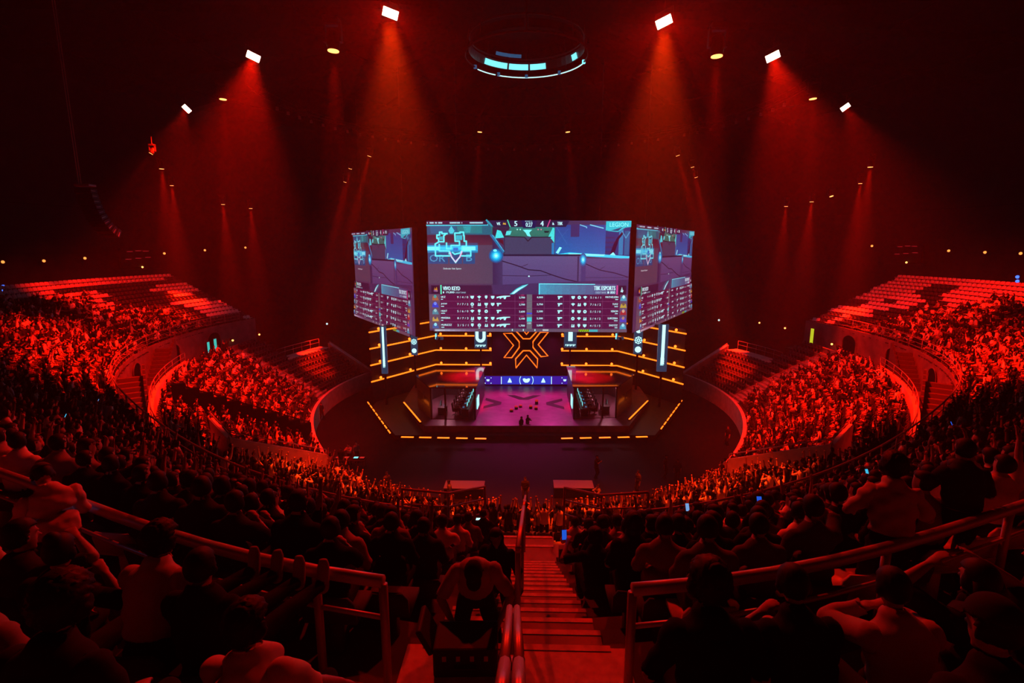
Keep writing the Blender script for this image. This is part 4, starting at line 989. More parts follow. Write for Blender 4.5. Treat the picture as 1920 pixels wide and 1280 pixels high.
# unseen magenta spots added to wash the stage deck
for x in (-2.6, 2.6): spot((x, 51.6, 7.5), (x * 0.9, 47.8, ST), 3000, 50, 0.8, 0.3, (1.0, 0.06, 0.42))
# haze filling the hall
b = MB(); b.prism([P(a, 57.0) for a in range(-180, 180, 10)], 0.02, 35.2)
hz = b.build('haze', []) if False else None
me = bpy.data.meshes.new('haze'); me.from_pydata(b.v, [], b.f); HZ = bpy.data.objects.new('haze', me); COL.objects.link(HZ); tag(HZ, kind='stuff')
tag(HZ, 'thin stage haze filling the whole hall', 'haze')
m = bpy.data.materials.new('stage_haze'); m.use_nodes = True; nt = m.node_tree; nt.nodes.remove(nt.nodes['Principled BSDF'])
vs = nt.nodes.new('ShaderNodeVolumeScatter'); vs.inputs['Density'].default_value = 0.0011; vs.inputs['Anisotropy'].default_value = 0.35; vs.inputs['Color'].default_value = (1, 1, 1, 1)
nt.links.new(vs.outputs[0], nt.nodes['Material Output'].inputs['Volume']); m.cycles.homogeneous_volume = True
me.materials.append(m)
# ================================================================== people
def V(*a): return Vector(a)
def ik(S, T, l1, l2, pole):
    """elbow/knee position between S and T"""
    S, T = Vector(S), Vector(T); d = T - S; L = min(d.length, (l1 + l2) * 0.995); d.normalize(); T = S + d * L
    a = (l1 * l1 - l2 * l2 + L * L) / (2 * L); h = math.sqrt(max(l1 * l1 - a * a, 0))
    n = Vector(pole) - d * Vector(pole).dot(d); n.normalize()
    return S + d * a + n * h, T
def ring(c, R, rx, ry, n):
    return [Vector(c) + R @ Vector((rx * math.cos(2 * PI * i / n), 0, ry * math.sin(2 * PI * i / n))) for i in range(n)]
class Fig:
    """A posed human as overlapping tapered solids plus the bones they belong to. Local frame: facing +Y, origin on the floor."""
    def __init__(s, mode='sit', lean=0.08, bend=0.0, head=0.0, turn=0.0, tilt=0.0, armL=None, armR=None, kneeL=None, kneeR=None, feet=None, seat=0.44, female=False, curl=0.5, poleL=None, poleR=None, side=0.0, knee_out=0.0):
        s.prim = []; s.bones = []          # bones: (p0, p1, r0, r1, region)
        k = 0.94 if female else 1.0
        ph = {'sit': seat + 0.10, 'stand': 0.93, 'kneel': 0.50}[mode]
        pel = V(0, 0, ph); up = V(math.sin(side), math.sin(lean), math.cos(lean)).normalized()
        up2 = V(math.sin(side) * 1.2, math.sin(lean + bend), math.cos(lean + bend)).normalized()
        wai = pel + up * 0.20; che = wai + up.lerp(up2, .6).normalized() * 0.17; nb = che + up2 * 0.17
        hd = up2.copy(); ht = lean + bend - head
        hup = V(math.sin(tilt), math.sin(lean * .6 + bend + head), math.cos(lean * .6 + bend + head)).normalized()
        s.hc = nb + hup * 0.165 + V(0, math.cos(head) * 0.015, 0)
        s.pel, s.nb, s.che, s.wai, s.up, s.up2 = pel, nb, che, wai, up, up2
        fw = V(0, 1, 0); f = fw - hup * fw.dot(hup); f.normalize(); f = Matrix.Rotation(turn, 3, hup) @ f
        s.HR = Matrix((f.cross(hup), f, hup)).transposed()
        sw = 0.185 * k
        s.sh = [nb + V(-sw * .97, 0, 0) - up2 * 0.085, nb + V(sw * .97, 0, 0) - up2 * 0.085]
        s.hip = [pel + V(-0.095, 0, -0.03), pel + V(0.095, 0, -0.03)]
        # arms
        s.arm = []
        for i, (tgt, pole) in enumerate(((armL, poleL), (armR, poleR))):
            sx = -1 if i == 0 else 1
            if tgt is None: tgt = (sx * 0.14, 0.30, ph + 0.12) if mode == 'sit' else (sx * 0.24, 0.06, ph - 0.08)
            pl = pole if pole is not None else (sx * 0.7, -0.6, -0.4)
            e, w = ik(s.sh[i], tgt, 0.285 * k, 0.25 * k, pl); s.arm.append((s.sh[i], e, w))
        # legs
        s.leg = []
        for i in range(2):
            sx = -1 if i == 0 else 1
            tgt = (feet[i] if feet else None)
            if tgt is None: tgt = (sx * (0.11 + knee_out), 0.44, 0.09) if mode == 'sit' else ((sx * 0.11, -0.02, 0.09) if mode == 'stand' else (sx * 0.16, -0.30, 0.08))
            pl = (sx * 0.15, 0.5, 1.0) if mode == 'sit' else ((sx * 0.1, 1, 0.2) if mode == 'stand' else (sx * .2, 1.0, -.5))
            kn, an = ik(s.hip[i], tgt, 0.44 * k, 0.43 * k, pl)
            s.leg.append((s.hip[i], kn, an, feet is not None and tgt[2] > 0.25))
        s.k = k; s.curl = curl; s.female = female; s.mode = mode
    # ---- rough low-poly or fine rings
    def build(s, n=12, fine=True):
        b = MB(); k = s.k; B = s.bones
        Rt = basis(s.up); Rt2 = basis(s.up2)
        prof = [(s.pel - s.up * 0.09, Rt, .13, .095), (s.pel, Rt, .165, .118), (s.wai - s.up * .05, Rt, .158, .115), (s.wai + s.up * .05, Rt, .162, .114), (s.che, Rt2, .172, .118), (s.che + s.up2 * .08, Rt2, .18, .112), (s.nb - s.up2 * .07, Rt2, .172, .098), (s.nb - s.up2 * .03, Rt2, .125, .085), (s.nb + s.up2 * .008, Rt2, .082, .07), (s.nb + s.up2 * .035, Rt2, .062, .062), (s.hc - s.HR @ V(0, 0, .09), s.HR @ basis(V(0, 0, 1)), .055, .06)]
        if not fine: prof = [prof[i] for i in (1, 2, 5, 9)]
        b.loft([ring(c, R, rx * k, ry * k, n) for c, R, rx, ry in prof], 1)
        B.append((s.pel - s.up * .1, s.pel + s.up * .05, .16, .16, 'pants')); B.append((s.pel + s.up * .07, s.che, .15, .15, 'shirt')); B.append((s.che, s.nb + s.up2 * .01, .15, .088, 'shirt'))
        for i in range(2): B.append((s.che + s.up2 * .08, s.sh[i], .1, .07, 'shirt'))
        B.append((s.nb + s.up2 * .02, s.hc, .05, .05, 'skin'))
        # shoulders
        if fine:
            for i in range(2): b.ball(s.sh[i], (.058 * k, .058 * k, .058 * k), 10, 7, 1)
            for i in range(2): b.ball(s.hip[i], (.09, .1, .1), 10, 7, 2)
        # head
        H = s.HR; hc = s.hc
        B.append((hc - H @ V(0, 0, .04), hc + H @ V(0, 0, .05), .09, .09, 'head'))
        if fine:
            b.ball(hc + H @ V(0, -.012, .025), (.074, .094, .092), 14, 10, 0, H); b.ball(hc + H @ V(0, .022, -.035), (.058, .066, .078), 12, 8, 0, H)
            b.tube([hc + H @ V(0, .082, .012), hc + H @ V(0, .108, -.028)], [.010, .016], 6, 0); b.ball(hc + H @ V(0, .07, -.098), (.026, .022, .02), 8, 6, 0, H)
            for sx in (-1, 1): b.ball(hc + H @ V(sx * .077, -.008, -.008), (.012, .022, .032), 8, 6, 0, H); b.ball(hc + H @ V(sx * .03, .074, .028), (.022, .014, .01), 8, 6, 0, H)
            b.ball(hc + H @ V(0, .083, -.062), (.024, .010, .009), 8, 6, 0, H)
        else:
            b.ball(hc, (.085, .10, .118), 6, 4, 0, H)
        # arms
        for i, (S, E, W) in enumerate(s.arm):
            m = 6 if not fine else 10
            b.tube([S, S.lerp(E, .35), E], [.055 * k, .049 * k, .041 * k], m, 1) if fine else b.tube([S, E], [.062 * k, .048 * k], 4, 1, caps=False)
            b.tube([E, E.lerp(W, .3), W], [.043 * k, .042 * k, .027 * k], m, 0) if fine else b.tube([E, W], [.048 * k, .034 * k], 4, 0, caps=False)
            if fine: b.ball(E, .044 * k, 8, 6, 1)
            B.append((S, S.lerp(E, .85), .056, .05, 'shirt')); B.append((S.lerp(E, .9), E, .045, .045, 'sleeve')); B.append((E, W, .043, .03, 'fore'))
            d = (W - E).normalized(); R = basis(d); sx = -1 if i == 0 else 1
            B.append((W, W + d * .17, .04, .03, 'hand'))
            if fine:
                # palm, four fingers of unequal length and a thumb leaving the side of the palm
                pc = W + d * .05; b.loft([ring(W, R, .027, .02, 8), ring(W + d * .035, R, .037, .018, 8), ring(W + d * .088, R, .040, .014, 8), ring(W + d * .098, R, .036, .010, 8)], 0)
                cv = s.curl; pn = R @ V(0, 0, -1)      # palm side
                for q, (ox, ln) in enumerate(((-.030, .066), (-.0105, .076), (.0095, .071), (.029, .056))):
                    r0 = W + d * .092 + R @ V(ox, 0, 0); d1 = (d + pn * cv * .55 + R @ V(ox * 3, 0, 0)).normalized(); d2 = (d + pn * cv * 1.5).normalized(); d3 = (d + pn * cv * 2.8).normalized()
                    p1 = r0 + d1 * ln * .45; p2 = p1 + d2 * ln * .32; p3 = p2 + d3 * ln * .27
                    b.tube([r0 - d1 * .015, p1, p2, p3], [.0098, .0094, .0088, .0076], 7, 0)
                tx = -sx; r0 = W + d * .03 + R @ V(tx * .028, 0, 0); td = (d * .75 + R @ V(tx * .75, 0, -.25 - cv * .3)).normalized(); p1 = r0 + td * .042; td2 = (d + R @ V(tx * .2, 0, -.3 - cv * .4)).normalized()
                b.tube([r0 - td * .012, p1, p1 + td2 * .03], [.0125, .011, .009], 7, 0)
            else:
                b.ball(W + d * .06, (.045, .045, .05), 4, 3, 0)
        # legs
        for i, (Hp, K, A, upf) in enumerate(s.leg):
            if fine:
                b.tube([Hp, Hp.lerp(K, .4), K], [.088, .078, .058], 12, 2); b.ball(K, .058, 8, 6, 2)
                c1 = K.lerp(A, .3) + (V(0, -.012, 0)); b.tube([K, c1, A], [.056, .057, .038], 10, 2)
            else:
                b.tube([Hp, K], [.085, .06], 4, 2, caps=False); b.tube([K, A], [.058, .042], 4, 2, caps=False)
            B.append((Hp, K, .085, .06, 'pants')); B.append((K, A, .058, .04, 'pants'))
            sh = (A - K).normalized(); fd = V(0, 1, 0) - sh * sh.y
            if upf or abs(sh.y) > .8: fd = V(0, .25, 1) - sh * sh.dot(V(0, .25, 1))
            if s.mode == 'kneel': fd = V(0, -1, -.2)
            fd.normalize(); so = (A + sh * .045)
            B.append((so - fd * .05, so + fd * .17, .05, .045, 'shoe'))
            if fine:
                Rf = basis(fd); b.loft([ring(so - fd * .075 - sh * .01, Rf, .03, .035, 10), ring(so - fd * .04 - sh * .01, Rf, .042, .048, 10), ring(so + fd * .06, Rf, .046, .04, 10), ring(so + fd * .13 + sh * .01, Rf, .047, .03, 10), ring(so + fd * .185 + sh * .015, Rf, .03, .018, 10)], 3)
            else:
                b.tube([so - fd * .07, so + fd * .18], [.05, .04], 4, 3)
        return b

def seg_dist(P_, a, c):
    a = np.array(a); c = np.array(c); d = c - a; L = max((d * d).sum(), 1e-9)
    t = np.clip(((P_ - a) @ d) / L, 0, 1); q = a + t[:, None] * d
    return np.sqrt(((P_ - q) ** 2).sum(1)), t
REG = ['skin', 'shirt', 'pants', 'shoe', 'head', 'hand', 'fore', 'sleeve']
def remeshed(fig, voxel, smooth=4):
    """one continuous surface from the overlapping solids; returns verts, polygons, region per vertex, normals"""
    b = fig.build(12, True); me = bpy.data.meshes.new('tmp'); me.from_pydata(b.v, [], b.f)
    bm = bmesh.new(); bm.from_mesh(me); bmesh.ops.recalc_face_normals(bm, faces=bm.faces); bm.to_mesh(me); bm.free()
    o = bpy.data.objects.new('tmp', me); COL.objects.link(o)
    r = o.modifiers.new('r', 'REMESH'); r.mode = 'VOXEL'; r.voxel_size = voxel
    if smooth: sm = o.modifiers.new('s', 'SMOOTH'); sm.factor = 0.5; sm.iterations = smooth
    dg = bpy.context.evaluated_depsgraph_get(); ev = o.evaluated_get(dg); m2 = ev.to_mesh()
    nv = len(m2.vertices); co = np.empty(nv * 3, np.float32); m2.vertices.foreach_get('co', co); co = co.reshape(-1, 3).astype(float)
    no = np.array([v.normal[:] for v in m2.vertices])
    polys = [tuple(p.vertices) for p in m2.polygons]
    ev.to_mesh_clear(); bpy.data.objects.remove(o); bpy.data.meshes.remove(me)
    best = np.full(nv, 1e9); reg = np.zeros(nv, int); tt = np.zeros(nv)
    for a, c, r0, r1, nm in fig.bones:
        d, t = seg_dist(co, a, c); d = d - (r0 + (r1 - r0) * t); u = d < best
        best[u] = d[u]; reg[u] = REG.index(nm); tt[u] = t[u]
    return co, polys, reg, no, tt
def head_local(fig, co):
    return (co - np.array(fig.hc)) @ np.array(fig.HR)
def sub_mesh(name, co, polys, keep, offs, no, m, parent, jitter=0.0):
    """a garment: the kept faces moved out along their normals, with the rim closed inward"""
    faces = [p for p in polys if all(keep[i] for i in p)]
    if not faces: return None
    idx = sorted({i for p in faces for i in p}); mp = {i: k for k, i in enumerate(idx)}
    off = offs[idx] if isinstance(offs, np.ndarray) else np.full(len(idx), offs)
    v = co[idx] + no[idx] * off[:, None]
    if jitter:
        w = np.sin(co[idx] @ np.array([31., 17., 47.])) + np.sin(co[idx] @ np.array([-23., 41., 29.]))
        v = v + no[idx] * (w * jitter)[:, None]
    cnt = {}
    for p in faces:
        for i in range(len(p)):
            e = (p[i], p[(i + 1) % len(p)]); cnt[e] = 1
    rim = [e for e in cnt if (e[1], e[0]) not in cnt]
    vv = [tuple(x) for x in v]; ff = [tuple(mp[i] for i in p) for p in faces]; inner = {}
    for a, c in rim:
        for i in (a, c):
            if i not in inner: inner[i] = len(vv); vv.append(tuple(co[i] + no[i] * 0.0005))
        ff.append((mp[c], mp[a], inner[a], inner[c]))
    me = bpy.data.meshes.new(name); me.from_pydata(vv, [], ff); me.materials.append(m)
    me.polygons.foreach_set('use_smooth', [True] * len(ff)); me.update()
    o = bpy.data.objects.new(name, me); COL.objects.link(o); o.parent = parent; return o
M_SKIN = [mat('skin_light', (0.48, 0.32, 0.25), 0.55), mat('skin_mid', (0.30, 0.18, 0.12), 0.55), mat('skin_dark', (0.12, 0.07, 0.05), 0.55)]
M_HAIR = mat('dark_hair', (0.010, 0.008, 0.007), 0.6, spec=0.2)
def cloth(tone, name=None):
    k = round(tone, 3); return mat('cloth_%s' % (name or k), (k, k * .96, k * .95), 0.9, spec=0.08)
def person(label, loc, rz, fig, voxel=0.011, shirt=0.5, pants=0.02, shoe=0.02, sleeve='short', hair='short', cap=None, skin=1, scale=1.0, group=None, jitter=0.002, shoes=True, bare_leg=False):
    co, polys, reg, no, tt = remeshed(fig, voxel)
    me = bpy.data.meshes.new('person'); me.from_pydata(co.tolist(), [], polys); me.materials.append(M_SKIN[skin])
    me.polygons.foreach_set('use_smooth', [True] * len(polys)); me.update()
    o = bpy.data.objects.new('person', me); COL.objects.link(o); o.location = loc; o.rotation_euler = (0, 0, rz); o.scale = (scale,) * 3
    tag(o, label, 'person', group)
    R = {n: REG.index(n) for n in REG}
    ks = (reg == R['shirt'])
    ks |= (reg == R['skin']) & (tt < .22)
    if sleeve == 'short': ks |= (reg == R['sleeve']) & (tt < .5)
    if sleeve == 'long': ks |= (reg == R['sleeve']) | ((reg == R['fore']) & (tt < .95))
    tx = np.where((reg == R['shirt']) & (np.abs(co[:, 0]) < .2), .026, .020) + .007 * np.sin(co @ np.array([9., 13., 31.])) * np.sin(co @ np.array([-17., 11., 19.]))
    sub_mesh('shirt', co, polys, ks, tx, no, shirt if not isinstance(shirt, float) else cloth(shirt), o, jitter)
    kp = reg == R['pants']
    sub_mesh('trousers', co, polys, kp, 0.010, no, cloth(pants), o, jitter * .6)
    if shoes: sub_mesh('shoe', co, polys, reg == R['shoe'], 0.006, no, cloth(shoe), o)
    hl = head_local(fig, co); x, y, z = hl[:, 0], hl[:, 1], hl[:, 2]
    hr = (reg == R['head']) | (reg == R['skin'])
    if cap is not None:
        kc = hr & (z > 0.035 + 0.0 * y)
        cp = sub_mesh('cap', co, polys, kc, 0.016, no, cloth(cap), o)
        if cp:
            H = fig.HR; q = MB(); n = 10
            rg = []
            for (yy, hw, zz) in ((.06, .07, .045), (.10, .068, .046), (.14, .05, .036), (.16, .02, .03)):
                rg.append([fig.hc + H @ V(sx * hw, yy, zz + dz - abs(sx) * .012) for sx, dz in ((-1, 0), (0, .006), (1, 0), (1, -.006), (0, 0), (-1, -.006))])
            q.loft(rg, 0); q.build('cap_brim', cloth(cap), cp, smooth=False)
        sub_mesh('hair', co, polys, hr & (z > -0.05) & (y < -0.005) & (z <= 0.06), 0.010, no, M_HAIR, o)
    elif hair == 'short':
        kh = hr & ((z > 0.062) | ((y < 0.0 + z * .3) & (z > -0.06)))
        sub_mesh('hair', co, polys, kh, 0.016 + 0.002 * np.sin(co @ np.array([310., 170., 90.])) * np.sin(co @ np.array([-90., 260., 210.])), no, M_HAIR, o)
    elif hair == 'curly':
        kh = hr & ((z > 0.055) | ((y < 0.015) & (z > -0.07)))
        sub_mesh('hair', co, polys, kh, 0.034 + 0.006 * np.sin(co @ np.array([190., 130., 70.])) * np.sin(co @ np.array([-80., 150., 180.])) + 0.004 * np.sin(co @ np.array([60., -310., 240.])), no, M_HAIR, o)
    elif hair == 'long':
        kh = hr & ((z > 0.062) | ((y < 0.01) & (z > -0.08)))
        h = sub_mesh('hair', co, polys, kh, 0.02, no, M_HAIR, o)
        H = fig.HR; q = MB(); pts = [fig.hc + H @ V(0, -.05, .04), fig.hc + H @ V(0, -.085, -.05), fig.hc + H @ V(0, -.10, -.15), fig.nb - fig.up2 * .12 + V(0, -.12, 0), fig.nb - fig.up2 * .24 + V(0, -.125, 0)]
        q.loft([ring(p, basis(V(0, -.2, -1)), rx, ry, 12) for p, rx, ry in zip(pts, (.085, .105, .105, .10, .05), (.05, .05, .045, .035, .02))]); q.build('hair_length', M_HAIR, h, smooth=True)
    elif hair == 'bun':
        kh = hr & ((z > 0.062) | ((y < 0.0) & (z > -0.06)))
        h = sub_mesh('hair', co, polys, kh, 0.014, no, M_HAIR, o); MB().ball(fig.hc + fig.HR @ V(0, -.09, .11), .05, 10, 7).build('hair_bun', M_HAIR, h, smooth=True)
    return o

# ---------------------------------------------------------------- poses for the crowd
def crowd_pose(k):
    r = random.Random(k * 7 + 1)
    L = lambda a, c: r.uniform(a, c)
    if k < 5:   return Fig('sit', L(-.05, .25), L(0, .15), L(-.2, .2), L(-.5, .5))
    if k == 5:  return Fig('sit', .1, .05, 0, .2, armL=(-.05, .34, .92), armR=(.05, .34, .94))             # clapping
    if k == 6:  return Fig('sit', .0, .0, -.1, 0, armL=(-.3, .2, 1.55), armR=(.3, .15, 1.6), poleL=(-1, 0, -.3), poleR=(1, 0, -.3))  # both arms up
    if k == 7:  return Fig('sit', .05, .1, .1, 0, armR=(.12, .38, 1.15), armL=(-.16, .3, .6))              # holding a phone
    if k == 8:  return Fig('sit', .35, .15, -.3, .1, armL=(-.1, .42, .62), armR=(.12, .42, .62))           # leaning on knees
    if k == 9:  return Fig('sit', -.1, 0, 0, -.2, armL=(.1, .22, .80), armR=(-.1, .24, .84))               # arms folded
    if k == 10: return Fig('stand', .02, 0, 0, .1, armL=(-.32, .12, 1.95), armR=(.3, .2, 1.98), poleL=(-1, 0, -.3), poleR=(1, 0, -.3))
    if k == 11: return Fig('stand', .05, .05, 0, -.2, armR=(.28, .15, 1.95), poleR=(1, 0, -.3))
    if k == 12: return Fig('stand', .05, .0, 0, 0, armL=(-.05, .36, 1.36), armR=(.05, .36, 1.38))
    if k == 13: return Fig('stand', .02, .03, .1, .2)
    if k == 14: return Fig('sit', .05, .02, -.1, -.1, armR=(.3, .15, 1.6), poleR=(1, 0, -.3))
    return Fig('sit', .1)
NPOSE = 15
SIT = [0, 1, 2, 3, 4, 0, 1, 2, 3, 5, 5, 6, 7, 8, 8, 9, 14]; STANDP = [10, 10, 11, 12, 12, 13]
M_SHIRTC = mat('shirt_cloth', (0.5, 0.5, 0.5), 0.9, spec=0.08, objcol=True)
M_PANTC = cloth(0.02); M_SHOEC = cloth(0.03)
MID = {}
def mid_mesh(k):
    if k in MID: return MID[k]
    f = crowd_pose(k); co, polys, reg, no, tt = remeshed(f, 0.030, 1)
    me = bpy.data.meshes.new('person'); 
    hl = head_local(f, co); x, y, z = hl.T
    hair = ((reg == 4) & ((z > 0.055) | ((y < 0.0) & (z > -0.06))))
    reg = np.where((reg == 0) & (tt < .22), 1, reg)
    co2 = co + no * np.where(hair, .02, np.where(reg == 1, .026 + .006 * np.sin(co @ np.array([13., 9., 37.])), np.where(reg == 2, .01, 0)))[:, None]
    me.from_pydata(co2.tolist(), [], polys)
    for m in (M_SKIN[1], M_SHIRTC, M_PANTC, M_SHOEC, M_HAIR): me.materials.append(m)
    mi = []
    for p in polys:
        i = p[0]
        mi.append(4 if hair[i] else (1 if reg[i] in (1, 7) else 2 if reg[i] == 2 else 3 if reg[i] == 3 else 0))
    me.polygons.foreach_set('material_index', mi); me.polygons.foreach_set('use_smooth', [True] * len(polys)); me.update()
    MID[k] = me; return me
LOWP = {}
def low_arrays(k):
    if k in LOWP: return LOWP[k]
    f = crowd_pose(k); b = f.build(6, False); v = np.array([tuple(p) for p in b.v]); tri = []; tm = []
    for q, mi in zip(b.f, b.m):
        for j in range(1, len(q) - 1): tri.append((q[0], q[j], q[j + 1])); tm.append(mi)
    tri = np.array(tri); tm = np.array(tm)
    c = v[tri].mean(1); hl = (c - np.array(f.hc)) @ np.array(f.HR)
    hair = (tm == 0) & (np.abs(hl).max(1) < .13) & ((hl[:, 2] > .045) | (hl[:, 1] < -.02))
    tm = np.where(hair, 4, tm); LOWP[k] = (v, tri, tm); return LOWP[k]
# ================================================================== filling the stands
M_SEATS = mat('pale_seat_plastic', (0.55, 0.5, 0.48), 0.45); M_SEATD = mat('dark_seat_plastic', (0.045, 0.04, 0.04), 0.6, spec=.15)
def seat_builder():
    """bucket seat: pan, curved back, side lips and bracket; faces +Y, origin on the step"""
    b = MB()
    pan = [(-.21, -.17, .42), (.21, -.17, .42), (.22, .2, .45), (-.22, .2, .45)]
    b.loft([[(x, y, z) for x, y, z in pan], [(x, y, z - .05) for x, y, z in pan]])
    bk = [[(-.21, -.15, .42), (0, -.18, .42), (.21, -.15, .42), (.21, -.19, .42), (0, -.22, .42), (-.21, -.19, .42)], [(-.21, -.19, .66), (0, -.23, .66), (.21, -.19, .66), (.21, -.23, .66), (0, -.27, .66), (-.21, -.23, .66)], [(-.17, -.22, .80), (0, -.26, .82), (.17, -.22, .80), (.17, -.25, .80), (0, -.29, .82), (-.17, -.25, .80)]]
    b.loft(bk)
    b.prism([(-.06, -.12), (.06, -.12), (.06, .06), (-.06, .06)], 0.0, .39)
    return b
SB = seat_builder(); SB.v = [(x * 1.16, y, z if z < .5 else .5 + (z - .5) * .62) for x, y, z in SB.v]; SEAT_V = np.array([tuple(p) for p in SB.v]); SEAT_T = []
for q in SB.f:
    for j in range(1, len(q) - 1): SEAT_T.append((q[0], q[j], q[j + 1]))
SEAT_T = np.array(SEAT_T)
def seat_mesh(name, m):
    me = bpy.data.meshes.new(name); me.from_pydata(SB.v, [], SB.f); me.materials.append(m)
    bm = bmesh.new(); bm.from_mesh(me); bmesh.ops.recalc_face_normals(bm, faces=bm.faces); bm.to_mesh(me); bm.free(); return me
SEAT_P, SEAT_D = seat_mesh('stadium_seat', M_SEATS), seat_mesh('stadium_seat_dark', M_SEATD)
def mass_mesh(name, items, arrays, mats, label, cat, colors=None):
    """items: list of (key, loc, rz, scale, extra); arrays(key) -> verts, tris, tri materials"""
    VV, TT, MM, CC = [], [], [], []; n = 0
    for key, loc, rz, sc, ex in items:
        v, t, tm = arrays(key); c, s = math.cos(rz), math.sin(rz)
        x = (v[:, 0] * c - v[:, 1] * s) * sc + loc[0]; y = (v[:, 0] * s + v[:, 1] * c) * sc + loc[1]; z = v[:, 2] * sc + loc[2]
        VV.append(np.stack([x, y, z], 1)); TT.append(t + n); n += len(v); MM.append(tm)
        if colors: CC.append(colors(ex)[tm])
    VV = np.concatenate(VV).astype(np.float32); TT = np.concatenate(TT).astype(np.int32); MM = np.concatenate(MM)
    me = bpy.data.meshes.new(name); me.vertices.add(len(VV)); me.vertices.foreach_set('co', VV.ravel()); k = len(TT)
    me.loops.add(k * 3); me.loops.foreach_set('vertex_index', TT.ravel()); me.polygons.add(k)
    me.polygons.foreach_set('loop_start', np.arange(0, k * 3, 3, dtype=np.int32))
    for m in mats: me.materials.append(m)
    if colors:
        C = np.concatenate(CC); C = np.concatenate([C, np.ones((len(C), 1))], 1).astype(np.float32)
        at = me.attributes.new('tone', 'FLOAT_COLOR', 'FACE'); at.data.foreach_set('color', C.ravel())
    elif len(mats) > 1: me.polygons.foreach_set('material_index', MM.astype(np.int32))
    me.update(); me.validate()
    o = bpy.data.objects.new(name, me); COL.objects.link(o); tag(o, label, cat, None, 'stuff'); return o

rs = random.Random(11)
def face_to(loc, tx=0.0, ty=50.0):
    return math.atan2(-(tx - loc[0]), ty - loc[1])
SPOTS = []      # (loc, rz, zone)
SEATS = []      # (loc, rz, pale, zone)
def in_aisle(phi, R, table, zone=None):
    for a, w in table.items():
        if abs(phi - a) * PI / 180 * R < w / 2 + 0.22: return True
    return False
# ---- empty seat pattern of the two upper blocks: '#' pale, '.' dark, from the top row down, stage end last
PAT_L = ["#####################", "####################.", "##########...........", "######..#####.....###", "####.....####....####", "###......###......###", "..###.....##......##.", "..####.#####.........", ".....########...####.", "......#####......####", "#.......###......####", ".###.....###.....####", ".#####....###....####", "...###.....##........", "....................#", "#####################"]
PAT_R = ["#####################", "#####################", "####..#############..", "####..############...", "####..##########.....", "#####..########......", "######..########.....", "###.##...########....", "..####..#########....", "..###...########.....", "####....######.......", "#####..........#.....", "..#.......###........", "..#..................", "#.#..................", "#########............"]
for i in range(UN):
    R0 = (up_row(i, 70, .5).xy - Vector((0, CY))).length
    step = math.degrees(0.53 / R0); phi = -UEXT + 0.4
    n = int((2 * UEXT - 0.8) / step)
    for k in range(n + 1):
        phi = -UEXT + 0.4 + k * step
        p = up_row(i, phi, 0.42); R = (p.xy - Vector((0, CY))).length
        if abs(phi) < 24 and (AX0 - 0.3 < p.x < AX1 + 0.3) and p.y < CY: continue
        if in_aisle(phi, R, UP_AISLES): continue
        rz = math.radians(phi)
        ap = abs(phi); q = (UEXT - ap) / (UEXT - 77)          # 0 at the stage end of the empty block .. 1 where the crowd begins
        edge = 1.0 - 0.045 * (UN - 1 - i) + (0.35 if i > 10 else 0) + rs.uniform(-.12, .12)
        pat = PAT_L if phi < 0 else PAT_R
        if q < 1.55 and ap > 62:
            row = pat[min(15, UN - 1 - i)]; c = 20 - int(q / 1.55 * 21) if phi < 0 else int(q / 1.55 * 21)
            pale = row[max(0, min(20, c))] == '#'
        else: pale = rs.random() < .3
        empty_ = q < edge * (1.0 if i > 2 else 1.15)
        SEATS.append((p, rz, pale, 'upper_left' if phi < 0 else 'upper_right', empty_))
        if not empty_ and rs.random() < (.93 if q > edge + .25 else .6):
            SPOTS.append((p + Vector((rs.uniform(-.05, .05), rs.uniform(-.04, .04), 0)), rz + rs.uniform(-.25, .25), 'upper', phi, i))
for i in range(LN):
    R0 = R_in(70) + 9.4 * (i + .5) / LN; step = math.degrees(0.55 / R0)
    for k in range(int(226 / step)):
        phi = -113 + (k + .5) * step; p = low_row(i, phi, .42); R = (p.xy - Vector((0, CY))).length; ap = abs(phi)
        if in_aisle(phi, R, LOW_AISLES): continue
        if VOM[0] - 3.0 < ap < VOM[1] + 1 and VOM[2] - 1 < i < VOM[3] + 1: continue
        if ap > EXT and i > 6: continue
        if ap < 22 and i > 8: continue                 # hidden behind the front of the upper stand
        rz = math.radians(phi)
        em = ap > 86 or (ap > 72 and i < 1) or (phi > 72 and i < 4 and rs.random() < .55)
        SEATS.append((p, rz, False, 'lower_left' if phi < 0 else 'lower_right', em))
        if not em and rs.random() < .95:
            SPOTS.append((p + Vector((rs.uniform(-.06, .06), rs.uniform(-.05, .05), 0)), rz + rs.uniform(-.3, .3), 'lower', phi, i))
def tone():
    r = rs.random()
    return rs.uniform(.6, .9) if r < .20 else rs.uniform(.22, .5) if r < .36 else rs.uniform(.006, .035)
def depth(p): return (Vector(p) - EYE).length
ALL = []
for loc, rz, zone, phi, i in SPOTS:
    stand = zone == 'lower' and abs(phi) < 40 and rs.random() < .75
    if stand: key = rs.choice(STANDP)
    else: key = rs.choice(SIT)
    t = tone() if zone == 'lower' else tone() * (1.0 if rs.random() < .75 else .3)
    ALL.append([depth(loc), loc, rz, zone, phi, i, key, t, rs.uniform(.93, 1.05)])
ALL.sort(key=lambda a: a[0])
def visible(p):
    v = proj(p + Vector((0, 0, 1.0))); return v is not None and -20 < v[0] < 1940 and -20 < v[1] < 1290
near, far = [], []
N_IND = 255
for a in ALL:
    (near if len(near) < N_IND and visible(a[1]) and a[3] == 'upper' else far).append(a)
far = [a for a in far if visible(a[1]) or a[0] < 12]
